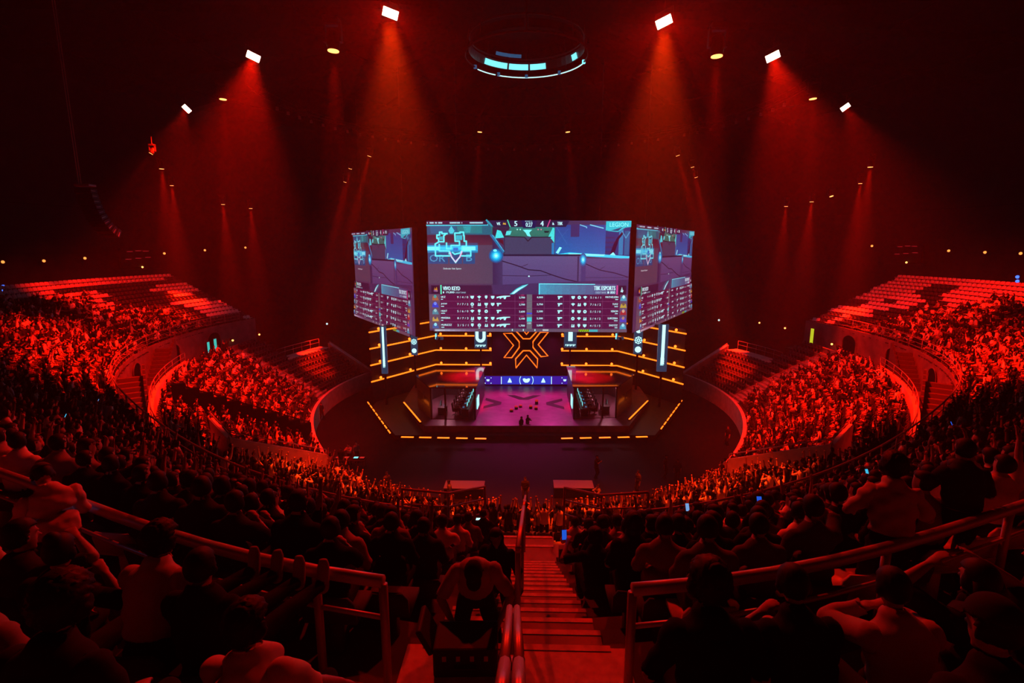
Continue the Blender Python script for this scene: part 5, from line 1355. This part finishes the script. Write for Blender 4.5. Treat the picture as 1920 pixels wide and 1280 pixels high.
for d, loc, rz, zone, phi, i, key, t, sc in near:
    o = bpy.data.objects.new('person', mid_mesh(key)); COL.objects.link(o); o.location = loc; o.rotation_euler = (0, 0, rz); o.scale = (sc,) * 3; o.color = (t, t * .96, t * .95, 1)
    side = 'left' if loc.x < 0 else 'right'
    look = 'pale shirt' if t > .5 else 'greyish shirt' if t > .2 else 'dark clothes'
    act = {5: 'clapping', 6: 'both arms raised', 14: 'one arm raised', 7: 'holding a phone', 8: 'leaning forward', 9: 'arms folded'}.get(key, 'sitting still')
    rowz = 'near-railing rows' if i > 10 else 'middle rows' if i > 5 else 'front rows'
    lab = 'spectator in %s, %s, %s, upper stand %s of steps' % (look, act, rowz, side)
    tag(o, lab, 'person', lab.replace('spectator', 'spectators'))
def pcol(t):
    sk = rs.choice(((.48, .32, .25), (.32, .2, .14), (.14, .085, .06))); pt = rs.choice((.01, .02, .05, .12)); h = .012
    return np.array([sk, (t, t * .96, t * .95), (pt, pt, pt * 1.05), (.03, .03, .03), (h, h, h)])
M_CROWD = mat('crowd_cloth_and_skin', (0.3, 0.3, 0.3), 0.85, spec=0.1, attr='tone')
mass_mesh('crowd', [(a[6], a[1], a[2], a[8], a[7]) for a in far], low_arrays, [M_CROWD], 'dense far crowd filling the rest of the stands, seated and standing', 'crowd', pcol)
# seats: the nearest empty ones as things, the rest one mass
SM = np.zeros(len(SEAT_T), int)
emp = sorted([s for s in SEATS if s[4] and s[2] and visible(s[0]) and s[3].startswith('upper')], key=lambda s: depth(s[0]))
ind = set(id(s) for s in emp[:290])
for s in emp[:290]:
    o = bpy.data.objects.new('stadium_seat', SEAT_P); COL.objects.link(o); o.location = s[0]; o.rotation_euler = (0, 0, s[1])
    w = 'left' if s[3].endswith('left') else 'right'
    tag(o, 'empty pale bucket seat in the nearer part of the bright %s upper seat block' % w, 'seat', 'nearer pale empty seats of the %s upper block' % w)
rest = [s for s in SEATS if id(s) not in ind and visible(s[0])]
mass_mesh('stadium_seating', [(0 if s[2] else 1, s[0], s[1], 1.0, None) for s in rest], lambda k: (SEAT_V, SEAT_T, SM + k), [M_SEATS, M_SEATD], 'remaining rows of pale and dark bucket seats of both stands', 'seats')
print('people', len(ALL), 'near', len(near), 'far', len(far), 'seats', len(SEATS), len(emp))
# ================================================================== people near the camera, each built for its own pose
def row_z_at(x, y):
    """height of the stepped floor at a point"""
    phi, R = polar((x, y)); o = R - R_rail(phi)
    if o >= 0:
        for a, c, z in TOPROWS:
            if a <= o < c: return z
        return TOPROWS[-1][2]
    f = (R - R_uf(phi)) / (R_rail(phi) - R_uf(phi)) * UN
    return up_z(max(0, min(UN - 1, int(f))))
def t1(x, row=1, o=0.12):
    """a point on a row of the top stand at given x, o metres behind the row's front edge"""
    a, c, z = TOPROWS[row]; phi = 0.0
    for _ in range(6):
        R = R_rail(phi) + a + o; phi = math.degrees(math.asin(max(-1, min(1, x / R))))
    return P(phi, R, z)
TOPSEATS = []
def sit_top(label, x, fig, row=1, o=0.42, rz=None, **k):
    p = t1(x, row, o); r = math.radians(polar(p)[0]) if rz is None else rz
    TOPSEATS.append((p, r)); return person(label, p, r, fig, **k)
# -- centre man bent over a case on the steps
cm_z = 12.3
person('person in pale shirt and cap, bent over a black case on the central steps', (-0.50, 4.72, 11.99), PI + 0.05,
       Fig('kneel', 0.30, 0.40, 0.55, 0.05, armL=(-0.24, 0.40, 0.50), armR=(0.20, 0.42, 0.50), poleL=(-1, -.1, 0), poleR=(1, -.1, 0)), 0.011, shirt=0.40, pants=0.02, cap=0.02, sleeve='short', skin=1, jitter=.004)
cs = empty('equipment_case', (-0.52, 4.02, 12.325), 0.04); tag(cs, 'black equipment case with small metal latches, open before the bent man on the steps', 'case')
MB().box((0, 0, 0.14), (0.56, 0.36, 0.28)).build('body', M_BLACK, cs, bevel=0.02)
MB().box((-.35, 0, 0.33), (0.05, 0.34, 0.26), Matrix.Rotation(-0.45, 3, 'Y')).build('lid', M_BLACK, cs, bevel=0.015)
for x in (-0.18, -0.06, 0.06, 0.18): MB().box((x, -0.185, 0.2), (0.035, 0.015, 0.05)).build('latch', M_METAL, cs)
h = MB(); h.tube([(-.09, -.18, .12), (-.09, -.215, .12), (.09, -.215, .12), (.09, -.18, .12)], .012, 6); h.build('handle', M_BLACK, cs)
# -- behind him
def on_steps(label, x, y, fig, rz=0.0, dz=0.0, **k): return person(label, (x, y, row_z_at(x, y) + dz), rz, fig, **k)
on_steps('long-haired person in black kneeling on the central steps beyond the bent man', -0.36, 6.3, Fig('kneel', .05, .08, .05, .35, armL=(-.30, .22, .52), armR=(.2, .3, .52)), PI - .3, 0.03, shirt=.012, hair='long', sleeve='short', voxel=.013)
on_steps('person in black crouched right on the central steps, holding out a phone', 0.98, 6.3, Fig('sit', .15, .15, -.15, .3, seat=.34, armL=(-.34, .36, .92), armR=(.1, .3, .6), poleL=(-1, -.4, -.5)), 0.15, 0.0, shirt=.010, hair='curly', voxel=.013)
on_steps('dark-haired person in black seated beside the crouched one, right of the steps', 1.25, 5.35, Fig('sit', .1, .15, -.1, -.2), 0.0, 0.0, shirt=.010, hair='curly', voxel=.013)
# -- left: man standing at the rail in profile, looking down at his phone
N3 = at_d(92, 905, 4.75); N3.z = 12.3; N4 = at_d(1690, 872, 4.7); N4.z = 12.3
person('person in white T-shirt and cap at the left rail, looking down at a phone', N3, 0.95,
       Fig('stand', 0.10, 0.16, 0.70, 0.1, armL=(-.10, .36, 1.18), armR=(.08, .36, 1.16), poleL=(-.8, -.5, -.6), poleR=(.8, -.5, -.6)), 0.011, shirt=0.62, pants=0.02, cap=0.10, skin=1, jitter=.005, scale=1.0)
# -- right: standing person seen from behind
person('person in a pale loose shirt standing at the right-hand railing, back turned', N4, -0.25,
       Fig('stand', 0.16, 0.06, -.05, -.2, armL=(-.20, .36, 1.12), armR=(.22, .36, 1.12)), 0.011, shirt=0.50, pants=0.012, hair='curly', skin=1, jitter=.008, scale=1.03)
person('person in black standing at the right rail beyond the one in the pale loose shirt', (N4.x + 1.1, N4.y + .55, 12.3), -0.2,
       Fig('stand', 0.12, 0.05, 0, .2, armL=(-.2, .36, 1.1), armR=(.2, .36, 1.1)), 0.013, shirt=0.02, pants=0.012, hair='short')
person('person in a pale vest standing behind the white T-shirt man at the left rail', (N3.x - .15, N3.y - .75, 12.3), 0.3,
       Fig('stand', 0.10, 0.05, 0.1, -.3, armL=(-.2, .36, 1.1), armR=(.2, .2, 1.0)), 0.013, shirt=0.30, pants=0.012, hair='long', scale=.92)
# -- first row of the top stand, left of the steps
def feet_up(dx=0.0, sp=.1, z=.56, y=.83): return [(-sp + dx, y, z), (sp + dx, y, z - .02)]
sit_top('person in pale crumpled shirt, near row seat closest to the steps on the left', -1.40, Fig('sit', -.10, .14, .1, -.3, side=-.12, armL=(-.2, .3, .62), armR=(.30, .34, .60)), o=.50, shirt=.50, pants=.015, hair='curly', jitter=.006)
sit_top('person in black with trainers propped on the lower rail, second seat left of the steps', -2.02, Fig('sit', -.1, .1, .05, .1, feet=feet_up(.24)), o=.14, shirt=.012, pants=.012, shoe=.30, hair='short')
sit_top('person in a striped-cuff pale sleeve with forearms crossed, third seat left of the steps', -2.52, Fig('sit', .18, .12, 0, -.2, armL=(-.04, .40, .66), armR=(.14, .36, .60), feet=feet_up(.30)), o=.14, shirt=.42, pants=.012, shoe=.22, sleeve='long', hair='curly')
sit_top('person in black with hair in a bun, fourth seat left of the steps', -3.06, Fig('sit', .05, .1, .1, .3, armR=(.1, .3, .95)), shirt=.012, hair='bun', skin=1)
sit_top('person in dark clothes raising a bent forearm, fifth seat left of the steps', -3.5, Fig('sit', .1, .1, 0, -.3, armR=(.2, .32, 1.12), armL=(-.2, .3, .6)), shirt=.03, hair='short')
sit_top('person in pale shirt at the left edge of the first near row', -4.1, Fig('sit', .05, .08, .1, .2), shirt=.45, hair='short')
sit_top('dark-haired person in black in the second near row, bottom left corner', -1.95, Fig('sit', .1, .1, .15, .1), row=2, shirt=.02, hair='curly')
sit_top('person in a grey top at the left edge of the second near row', -2.5, Fig('sit', .1, .1, .05, .2), row=2, shirt=.22, hair='short')
# -- right of the steps
sit_top('large person in black, back turned, first near row at the right of the steps', 1.05, Fig('sit', .12, .14, .05, .1, armL=(-.22, .3, .6), armR=(.2, .3, .6)), o=.30, shirt=.008, pants=.01, hair='curly', scale=1.08)
sit_top('person in black resting chin on a bare forearm, second seat right of the steps', 1.62, Fig('sit', .22, .16, .1, -.2, armL=(-.12, .36, .92), armR=(.08, .38, .78), poleL=(-.9, -.1, -.6)), o=.3, shirt=.012, hair='short')
sit_top('person in a pale jacket, hands clasped before the face, third seat right of the steps', 2.18, Fig('sit', .15, .12, .15, -.1, armL=(-.04, .30, 1.02), armR=(.05, .30, 1.00), poleL=(-1, 0, -.5), poleR=(1, 0, -.5)), shirt=.38, sleeve='long', hair='short')
sit_top('person in black raising both bare forearms, fourth seat right of the steps', 2.72, Fig('sit', .08, .08, -.05, .1, armL=(-.14, .28, 1.22), armR=(.20, .26, 1.24), poleL=(-1, -.2, -.6), poleR=(1, -.2, -.6), curl=.2), shirt=.02, hair='long')
sit_top('dark-clothed person at the right edge of the first near row', 3.35, Fig('sit', .1, .1, 0, .2), shirt=.03, hair='short')
sit_top('person in a dark cap in the second near row, bottom right', 1.85, Fig('sit', .1, .1, .1, .1), row=2, shirt=.02, cap=.03)
sit_top('person with a pale collar in the second near row, far bottom right corner', 2.4, Fig('sit', .1, .1, .05, -.1), row=2, shirt=.3, hair='short')
for p, r in TOPSEATS:
    o = bpy.data.objects.new('stadium_seat', SEAT_D); COL.objects.link(o); o.location = p; o.rotation_euler = (0, 0, r)
    tag(o, 'dark bucket seat under a spectator in the near rows behind the railing', 'seat', 'dark seats of the near rows')

# ------------------------------------------------------------------ phones in hands
M_PH = [glow('phone_blue', rgb(30, 90, 220), 0.9), glow('phone_white', rgb(120, 170, 230), 0.9), glow('phone_cyan', rgb(60, 190, 230), 1.0)]
def phone(loc, rz, k, label, group=None, tiltx=-0.5):
    t = empty('smartphone', loc, rot=(tiltx, 0, rz)); tag(t, label, 'phone', group)
    MB().box((0, 0, 0), (0.074, 0.010, 0.150)).build('case', M_BLACK, t, bevel=0.004); MB().box((0, -0.006, 0), (0.066, 0.003, 0.138)).build('screen', M_PH[k % 3], t)
    return t
pf = crowd_pose(7); pw = pf.arm[1][2] + (pf.arm[1][2] - pf.arm[1][1]).normalized() * .10
nph = 0
for q_, a in enumerate([a for a in near + far[:700] if a[6] == 7]):
    if q_ % 5 == 2 and nph < 9:
        M_ = Matrix.Rotation(a[2], 3, 'Z'); w = a[1] + M_ @ (pw * a[8]) + M_ @ V(0, .03, .05)
        phone(w, a[2], nph, 'lit phone held up by a seated spectator', 'lit phones among the spectators'); nph += 1
w = N3 + rotz(0.95) @ V(-.01, .46, 1.22); phone(w, 0.95, 1, 'lit phone in the hands of the white T-shirt man at the left rail', None, -1.0)
w = V(.98, 6.3, row_z_at(.98, 6.3)) + rotz(.15) @ V(-.36, .46, 1.0); phone(w, .15, 0, 'phone held out by the person crouched at the right edge of the steps', None, -.2)
pl = bpy.data.lights.new('phone_light', 'POINT'); pl.energy = 0.25; pl.color = (.25, .4, 1.0); pl.shadow_soft_size = .05
po = bpy.data.objects.new('phone_light', pl); COL.objects.link(po); po.location = N3 + rotz(0.95) @ V(-.01, .40, 1.27)

# ------------------------------------------------------------------ players in the booths
crowd_pose_ = crowd_pose
def desk_fig(): return Fig('sit', .18, .12, -.1, 0, armL=(-.14, .40, .80), armR=(.14, .40, .80))
def crowd_pose(k): return desk_fig() if k == 50 else crowd_pose_(k)
def gaming_chair(p, rz, label, group):
    t = empty('gaming_chair', p, rz); tag(t, label, 'chair', group)
    MB().box((0, 0, .42), (.5, .48, .10)).build('seat', M_BLACK, t, bevel=.03); MB().box((0, -.25, .80), (.5, .10, .75), Matrix.Rotation(.12, 3, 'X')).build('backrest', M_BLACK, t, bevel=.04)
    MB().tube([(0, 0, .08), (0, 0, .38)], .035, 8).build('column', M_TRUSS, t)
    f = MB(); [f.bar((0, 0, .07), (.28 * math.cos(a), .28 * math.sin(a), .03), .05, .04) for a in frange(0, 2 * PI * .8, 2 * PI * .2)]; f.build('star_base', M_TRUSS, t)
    return t
for k, (p, s) in enumerate(BOOTH_SEATS):
    side = 'left' if s < 0 else 'right'; rz = -PI / 2 if s < 0 else PI / 2
    gaming_chair(p, rz, 'black gaming chair at the desk inside the %s player booth' % side, 'chairs in the %s booth' % side)
    o = bpy.data.objects.new('person', mid_mesh(50)); COL.objects.link(o); o.location = p + V(0, 0, .01); o.rotation_euler = (0, 0, rz); o.color = (.25, .28, .3, 1)
    tag(o, 'player in a grey jersey seated at the desk inside the %s player booth' % side, 'person', 'players in the %s booth' % side)
# ------------------------------------------------------------------ crew on the dark floor
CREW = [(977, 797, .02, 'crew member in black standing before the stage, left one of a close pair', 13), (989, 794, .02, 'crew member in black standing before the stage, right one of a close pair', 12),
        (1247, 872, .05, 'crew member with a lit face on the dark floor before the right lower stand', 13), (1118, 873, .03, 'crew member with a bright light in hand, on the dark floor right of centre', 12),
        (985, 915, .03, 'crew member in black on the dark floor, between the two flat black boxes', 13), (843, 922, .10, 'crew member standing at the near left corner of the left flat box', 13),
        (725, 905, .05, 'crew member standing alone on the dark floor, left of the left flat box', 13), (1197, 902, .06, 'crew member standing alone on the dark floor, right of the right flat box', 13), (1122, 930, .12, 'crew member close to the standing crowd, right of the right flat box', 12),
        (1270, 880, .03, 'crew member in black half hidden at the foot of the right lower stand', 13), (1365, 815, .02, 'crew member at the pale front wall of the right lower stand', 13), (602, 770, .02, 'crew member on the dark floor at the left end of the stage', 13), (655, 850, .2, 'crew member leaning over the control table, left floor', 12), (640, 857, .02, 'crew member in black behind the control table, left floor', 13), (668, 846, .1, 'crew member at the right end of the control table, left floor', 13)]
for px, py, tn_, lab, k in CREW:
    p = at_z(px, py, 0.95); p.z = 0.0; o = bpy.data.objects.new('person', mid_mesh(k)); COL.objects.link(o); o.location = p; o.rotation_euler = (0, 0, (px * 7) % 3 + 2.0); o.color = (tn_, tn_, tn_, 1); tag(o, lab, 'person')
def flat_box(px, py, label):
    p = at_z(px, py, .75); t = empty('stage_riser', (p.x, p.y, 0)); tag(t, label, 'riser')
    MB().box((0, 0, .72), (2.6, 1.15, .06)).build('top', mat('riser_top_vinyl', (.10, .09, .09), .6), t); MB().box((0, 0, .35), (2.55, 1.1, .68)).build('skirt', M_VOID, t)
    for x in (-1.2, 1.2): MB().box((x, -.5, .02), (.08, .08, .04)).build('foot', M_TRUSS, t)
flat_box(871, 908, 'flat red-topped box with black skirt on the dark floor, left of centre')
flat_box(1075, 907, 'flat red-topped box with black skirt on the dark floor, right of centre')
p = at_z(655, 860, .75); t = empty('control_table', (p.x, p.y, 0)); tag(t, 'control table with small lit consoles on the dark floor before the left lower stand', 'table')
MB().box((0, 0, .74), (2.4, .8, .05)).build('tabletop', M_BLACK, t)
for x in (-1.1, 1.1):
    for y in (-.33, .33): MB().box((x, y, .36), (.05, .05, .72)).build('leg', M_TRUSS, t)
for k, x in enumerate((-.8, -.2, .5, .95)):
    c = empty('console', (p.x + x, p.y, .765)); tag(c, 'small console with a lit panel on the control table, left floor', 'console', 'consoles on the control table')
    MB().box((0, 0, .05), (.4, .35, .1)).build('body', M_BLACK, c); MB().box((0, 0, .104), (.32, .27, .008)).build('panel', glow('console_red', (1, .03, .02), .5) if k != 2 else M_CYAN, c)
# video camera with operator at the front edge of the upper stand, in the middle
vp = P(-1.6, R_uf(0) + .35, UZ0); t = empty('video_camera', vp); tag(t, 'black video camera on a tripod above the standing crowd, just left of the central steps', 'camera')
MB().box((0, .05, 1.32), (.22, .5, .26)).build('camera_body', M_BLACK, t, bevel=.02); MB().tube([(0, .3, 1.32), (0, .55, 1.32)], .08, 12).build('lens', M_BLACK, t)
MB().box((-.16, -.12, 1.46), (.18, .02, .1)).build('viewfinder', M_WHITEL, t)
for a in (90, 210, 330): MB().tube([(0, 0, 1.18), (.38 * math.cos(math.radians(a)), .38 * math.sin(math.radians(a)), 0.0)], .02, 6).build('tripod_leg', M_BLACK, t)
person('camera operator in black standing behind the tripod camera at the foot of the central steps', (vp.x + .02, vp.y - .62, row_z_at(vp.x, vp.y - .62)), 0.0, Fig('stand', .08, .06, 0, 0, armL=(-.1, .4, 1.25), armR=(.12, .4, 1.25)), 0.016, shirt=.015, hair='short', scale=.94)

# ------------------------------------------------------------------ things under the roof and on the walls
def at_R(px, py, R):
    d = ray(px, py); a = d.x ** 2 + d.y ** 2; b_ = -2 * d.y * CY; c = CY * CY - R * R
    k = (-b_ + math.sqrt(max(b_ * b_ - 4 * a * c, 0.0))) / (2 * a); return EYE + d * k
# round roof lantern; cyan light on it is put in as glowing segments
LR = 5.7; lc = at_z(987, 106, 33.5); t = empty('roof_lantern', lc); tag(t, 'round metal roof lantern with a cyan-lit band, high above the stage', 'roof lantern')
def ringpts(r, z, a0, a1, n): return [(r * math.sin(math.radians(a)), r * math.cos(math.radians(a)), z) for a in frange(a0, a1, (a1 - a0) / n)]
MB().tube(ringpts(LR, 0, -180, 174, 59), .09, 6, closed=True).build('lower_rim', M_TRUSS, t); MB().tube(ringpts(LR * .93, 1.5, -180, 174, 59), .09, 6, closed=True).build('upper_rim', M_TRUSS, t)
for a0, a1 in ((-58, -34), (-30, 34), (38, 74)): MB().tube([(x * .995, y * .995, z - .1) for x, y, z in ringpts(LR, 0, a0, a1, 12)], .05, 6).build('rim_glow', M_WHITEL, t)
b = MB()
pts = ringpts(LR * .94, .45, -178, 178, 60); pts2 = ringpts(LR * .91, 1.2, -178, 178, 60)
for i in range(60): b.poly([pts[i], pts[i + 1], pts2[i + 1], pts2[i]])
b.build('band', mat('lantern_band', (.05, .055, .06), .3, metal=.6), t, fix=False)
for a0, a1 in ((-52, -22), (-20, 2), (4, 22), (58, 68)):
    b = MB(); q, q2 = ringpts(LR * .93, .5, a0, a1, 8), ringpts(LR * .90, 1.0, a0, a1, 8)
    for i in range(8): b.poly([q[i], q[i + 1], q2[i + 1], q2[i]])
    b.build('glow_panel', M_CYAN, t, fix=False)
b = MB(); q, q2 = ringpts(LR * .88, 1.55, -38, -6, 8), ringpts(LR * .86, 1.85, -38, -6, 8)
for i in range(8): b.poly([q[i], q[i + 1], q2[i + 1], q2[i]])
b.build('upper_glow_panel', M_CYAND, t, fix=False)
for a in (-62, -30, 0, 36, 74): MB().box((LR * math.sin(math.radians(a)), LR * math.cos(math.radians(a)), .02), (.3, .3, .3)).build('bracket', M_CYAND if a < 40 else M_CYAN, t)  # cyan light on the brackets is put in as emission
for a in range(-180, 180, 45): MB().tube([(LR * math.sin(math.radians(a)), LR * math.cos(math.radians(a)), 0), (LR * .93 * math.sin(math.radians(a)), LR * .93 * math.cos(math.radians(a)), 2.7)], .05, 6).build('hanger', M_TRUSS, t)
# ring truss with a string of unlit cans
t = empty('ring_truss', (0, 53, 30.6)); tag(t, 'huge dim ring truss hung under the roof, carrying the string of small cans', 'truss')
for r, z, nm in ((26, 0, 'lower_chord'), (26.5, .5, 'outer_chord'), (25.5, .5, 'inner_chord')): MB().tube(ringpts(r, z, -95, 95, 60), .04, 6).build(nm, M_TRUSS, t)
b = MB()
for k, a in enumerate(frange(-95, 95, 2.5)):
    q = lambda r, z, a_: (r * math.sin(math.radians(a_)), r * math.cos(math.radians(a_)), z)
    b.tube([q(26, 0, a), q(26.5, .5, a + 1.2)], .02, 4); b.tube([q(26, 0, a), q(25.5, .5, a + 1.2)], .02, 4)
b.build('lattice', M_TRUSS, t)
for a in (-90, -60, -30, 0, 30, 60, 90): MB().tube([(26 * math.sin(math.radians(a)), 26 * math.cos(math.radians(a)), .5), (26 * math.sin(math.radians(a)), 26 * math.cos(math.radians(a)), 5.3)], .03, 6).build('hanging_cable', M_TRUSS, t)
M_CAN = mat('can_aluminium', (.5, .47, .46), .35, metal=.2)
c0 = empty('stage_can', (0, 0, 0)); tag(c0, 'small unlit lamp can in the curved string under the roof, left of centre', 'lamp', 'lamp cans left of centre')
MB().tube([(0, 0, .05), (0, 0, .3)], [.16, .13], 10).build('body', M_CAN, c0); MB().tube([(0, 0, 0), (0, 0, .05)], .17, 10).build('lens', mat('unlit_lens', (.6, .55, .5), .2), c0); MB().box((0, 0, .4), (.05, .3, .25)).build('bracket', M_TRUSS, c0)
first = True
for a in frange(-84, 84, 4.2):
    p = (26 * math.sin(math.radians(a)), 53 + 26 * math.cos(math.radians(a)), 30.05); w = 'left' if a < 0 else 'right'
    lab = 'small unlit lamp can in the curved string under the roof, %s of centre' % w
    if first: c0.location = p; first = False
    else: copy_tree(c0, p, None, lab, 'lamp cans %s of centre' % w)
# hanging speaker column at the far left
sp = at_y(160, 352, 34); t = empty('line_array_speaker', sp); tag(t, 'curved column of hanging loudspeakers on a long cable, far left under the roof', 'loudspeaker')
MB().box((0, 0, .15), (1.0, .6, .12)).build('rigging_frame', M_METAL, t)
for x in (-.4, -.25): MB().tube([(x, 0, .15), (x, 0, 35.4 - sp.z)], .03, 6).build('hanging_cable', M_METAL, t)
zz, yy, an = -.05, 0.0, 0.0
for k in range(10):
    an += .045 * k * .5; R_ = Matrix.Rotation(an, 3, 'X')
    q = V(.06 * k, yy, zz) ; MB().box(q + R_ @ V(0, 0, -.16), (1.1, .55, .31), R_).build('cabinet', M_HEAD, t, bevel=.02)
    MB().box(q + R_ @ V(.57, -.1, -.16), (.03, .35, .04), R_).build('glint_plate', M_METAL, t)  # pale plates added along the cabinets to give red glints
    d = R_ @ V(0, 0, -.33); zz += d.z; yy += d.y
# score panels on the wall
for (px, py), w_, side in (((258, 484), 4.6, 'left'), ((1700, 475), 4.0, 'right')):
    p = at_R(px, py, 56.3); r = math.atan2(-p.x, p.y - CY); t = empty('score_panel', p, r); tag(t, 'dim dark score panel with a few red dashes, mounted on the %s wall' % side, 'scoreboard')
    MB().box((0, 0, 0), (w_, .3, 2.4)).build('board', M_DARKC, t, bevel=.03); MB().box((0, -.1, -1.5), (w_ * 1.3, .6, .12)).build('shelf', M_TRUSS, t)
    for x, z in ((-1.3, -.1), (0, 0), (1.3, .1), (-1, .9), (.1, 1.0), (1.1, .95)): MB().box((x * w_ / 4.6, -.17, z), (.75 * w_ / 4.6, .04, .09)).build('dash', glow('dim_red_dash', (.5, .012, .02), .5), t)
    MB().ball((.3, -.3, -1.2), .13, 8, 6).build('lamp', M_LENS, t)
M_WARM = glow('warm_wall_lamp', (1.0, 0.33, 0.06), 1.6)
WL = [(5, 491), (82, 489), (159, 484), (308, 475), (384, 469), (460, 464), (1635, 461), (1779, 470), (1847, 473), (1914, 475), (1688, 485)]
def ordinal(k): return ('first', 'second', 'third', 'fourth', 'fifth', 'sixth', 'seventh')[k]
def wall_lamp(px, py, R, label, m=None, r=.17, group=None):
    p = at_R(px, py, R); rz = math.atan2(-p.x, p.y - CY); t = empty('wall_lamp', p, rz); tag(t, label, 'lamp', group)
    MB().box((0, .12, .1), (r * 2, .16, r * 2.2)).build('base', M_HEAD, t); MB().ball((0, -.02, 0), r, 10, 6).build('bulb', m or M_LENS, t, smooth=True)
for k, (px, py) in enumerate(WL):
    wall_lamp(px, py, 56.4, 'small warm wall lamp high over the %s stand, %s from the %s edge' % (('left', ordinal(k), 'left') if k < 6 else ('right', ordinal({6: 4, 7: 2, 8: 1, 9: 0, 10: 3}[k]), 'right')), M_WARM, .16)
M_BLU = glow('blue_lamp', rgb(60, 110, 255), 2.0)
for px, side in ((6, 'left'), (1908, 'right')):
    for dy, w in ((0, 'upper'), (8, 'lower')): wall_lamp(px, (537 if px < 900 else 519) + dy, 52, '%s of the two small blue lamps at the %s edge of the photo' % (w, side), M_BLU, .17)
M_PALEL = glow('pale_lamp', rgb(200, 240, 240), 1.2)
wall_lamp(613, 607, 50, 'single pale lamp in the darkness left of the stage set', M_PALEL, .17); wall_lamp(1348, 600, 50, 'single pale lamp in the darkness right of the stage set', M_PALEL, .17)
for px, py, R, lab in ((436, 638, 32.0, 'warm bulkhead lamp below the end of the left upper seat block'), (486, 627, 34, 'warm bulkhead lamp on the dark wall beside the left side deck'), (1472, 615, 34, 'warm bulkhead lamp by the crossed rails below the right upper seat block'), (1424, 605, 37, 'warm lamp in the darkness stageward of the right upper seat block'), (1560, 645, 32.0, 'warm bulkhead lamp beside the dark window under the right upper seats')):
    wall_lamp(px, py, R, lab, None, .11)
# lit signs and lit doorway slits along the concourse
def slit(px, py, w, h, R, m, label):
    p = at_R(px, py, R); rz = math.atan2(-p.x, p.y - CY); t = empty('lit_sign', p, rz); tag(t, label, 'sign')
    MB().box((0, .05, 0), (w + .08, .08, h + .08)).build('frame', M_BLACK, t); MB().box((0, 0, 0), (w, .04, h)).build('panel', m, t)
M_TEAL = glow('teal_sign', rgb(40, 200, 190), 0.9); M_YEL = glow('yellow_sign', rgb(200, 210, 40), 0.9)
def near_R(px, py, R):
    d = ray(px, py); a = d.x ** 2 + d.y ** 2; b_ = -2 * d.y * CY; c = CY * CY - R * R; disc = b_ * b_ - 4 * a * c
    return (-b_ + math.sqrt(max(disc, 0))) / (2 * a)
slit(391, 650, .35, .95, 31.6, M_TEAL, 'teal glowing slit, left one of the pair under the left upper seat block'); slit(404, 647, .40, 1.3, 31.7, M_TEAL, 'taller teal glowing slit, right one of the pair under the left upper seat block')
slit(393, 666, .3, .7, 31.2, M_WHITEL, 'short pale glowing slit just below the teal pair on the left'); slit(1522, 632, .45, 1.9, 31.6, M_YEL, 'tall yellow-green lit sign under the right upper seat block')
slit(253, 737, .12, .9, 31.9, M_TEAL, 'thin teal glow in the left doorway by the concourse stairs'); slit(232, 765, .25, .7, 32.0, M_TEAL, 'small teal glow at the wall left of the concourse stairs'); slit(1715, 752, .35, 1.2, 32.0, M_CYAND, 'blue-grey lit panel at the wall right of the concourse stairs'); slit(1700, 723, .15, .6, 32.0, M_TEAL, 'tiny teal glow in the right doorway by the concourse stairs')
# ================================================================== world and look
w = bpy.data.worlds.new('world'); SC.world = w; w.use_nodes = True
w.node_tree.nodes['Background'].inputs[0].default_value = (0, 0, 0, 1); w.node_tree.nodes['Background'].inputs[1].default_value = 0
SC.view_settings.view_transform = 'Standard'; SC.view_settings.look = 'None'; SC.view_settings.gamma = 1.0; SC.view_settings.exposure = 0.0; SC.view_settings.use_curve_mapping = False
SC.cycles.max_bounces = 3; SC.cycles.diffuse_bounces = 1; SC.cycles.glossy_bounces = 2; SC.cycles.volume_bounces = 0; SC.cycles.transmission_bounces = 1; SC.cycles.transparent_max_bounces = 4
SC.cycles.use_denoising = True; SC.cycles.use_light_tree = True
SC.cycles.sample_clamp_indirect = 3.0; SC.cycles.sample_clamp_direct = 0
SC.cycles.caustics_reflective = False; SC.cycles.caustics_refractive = False
SC.cycles.use_adaptive_sampling = True; SC.cycles.adaptive_threshold = 0.02
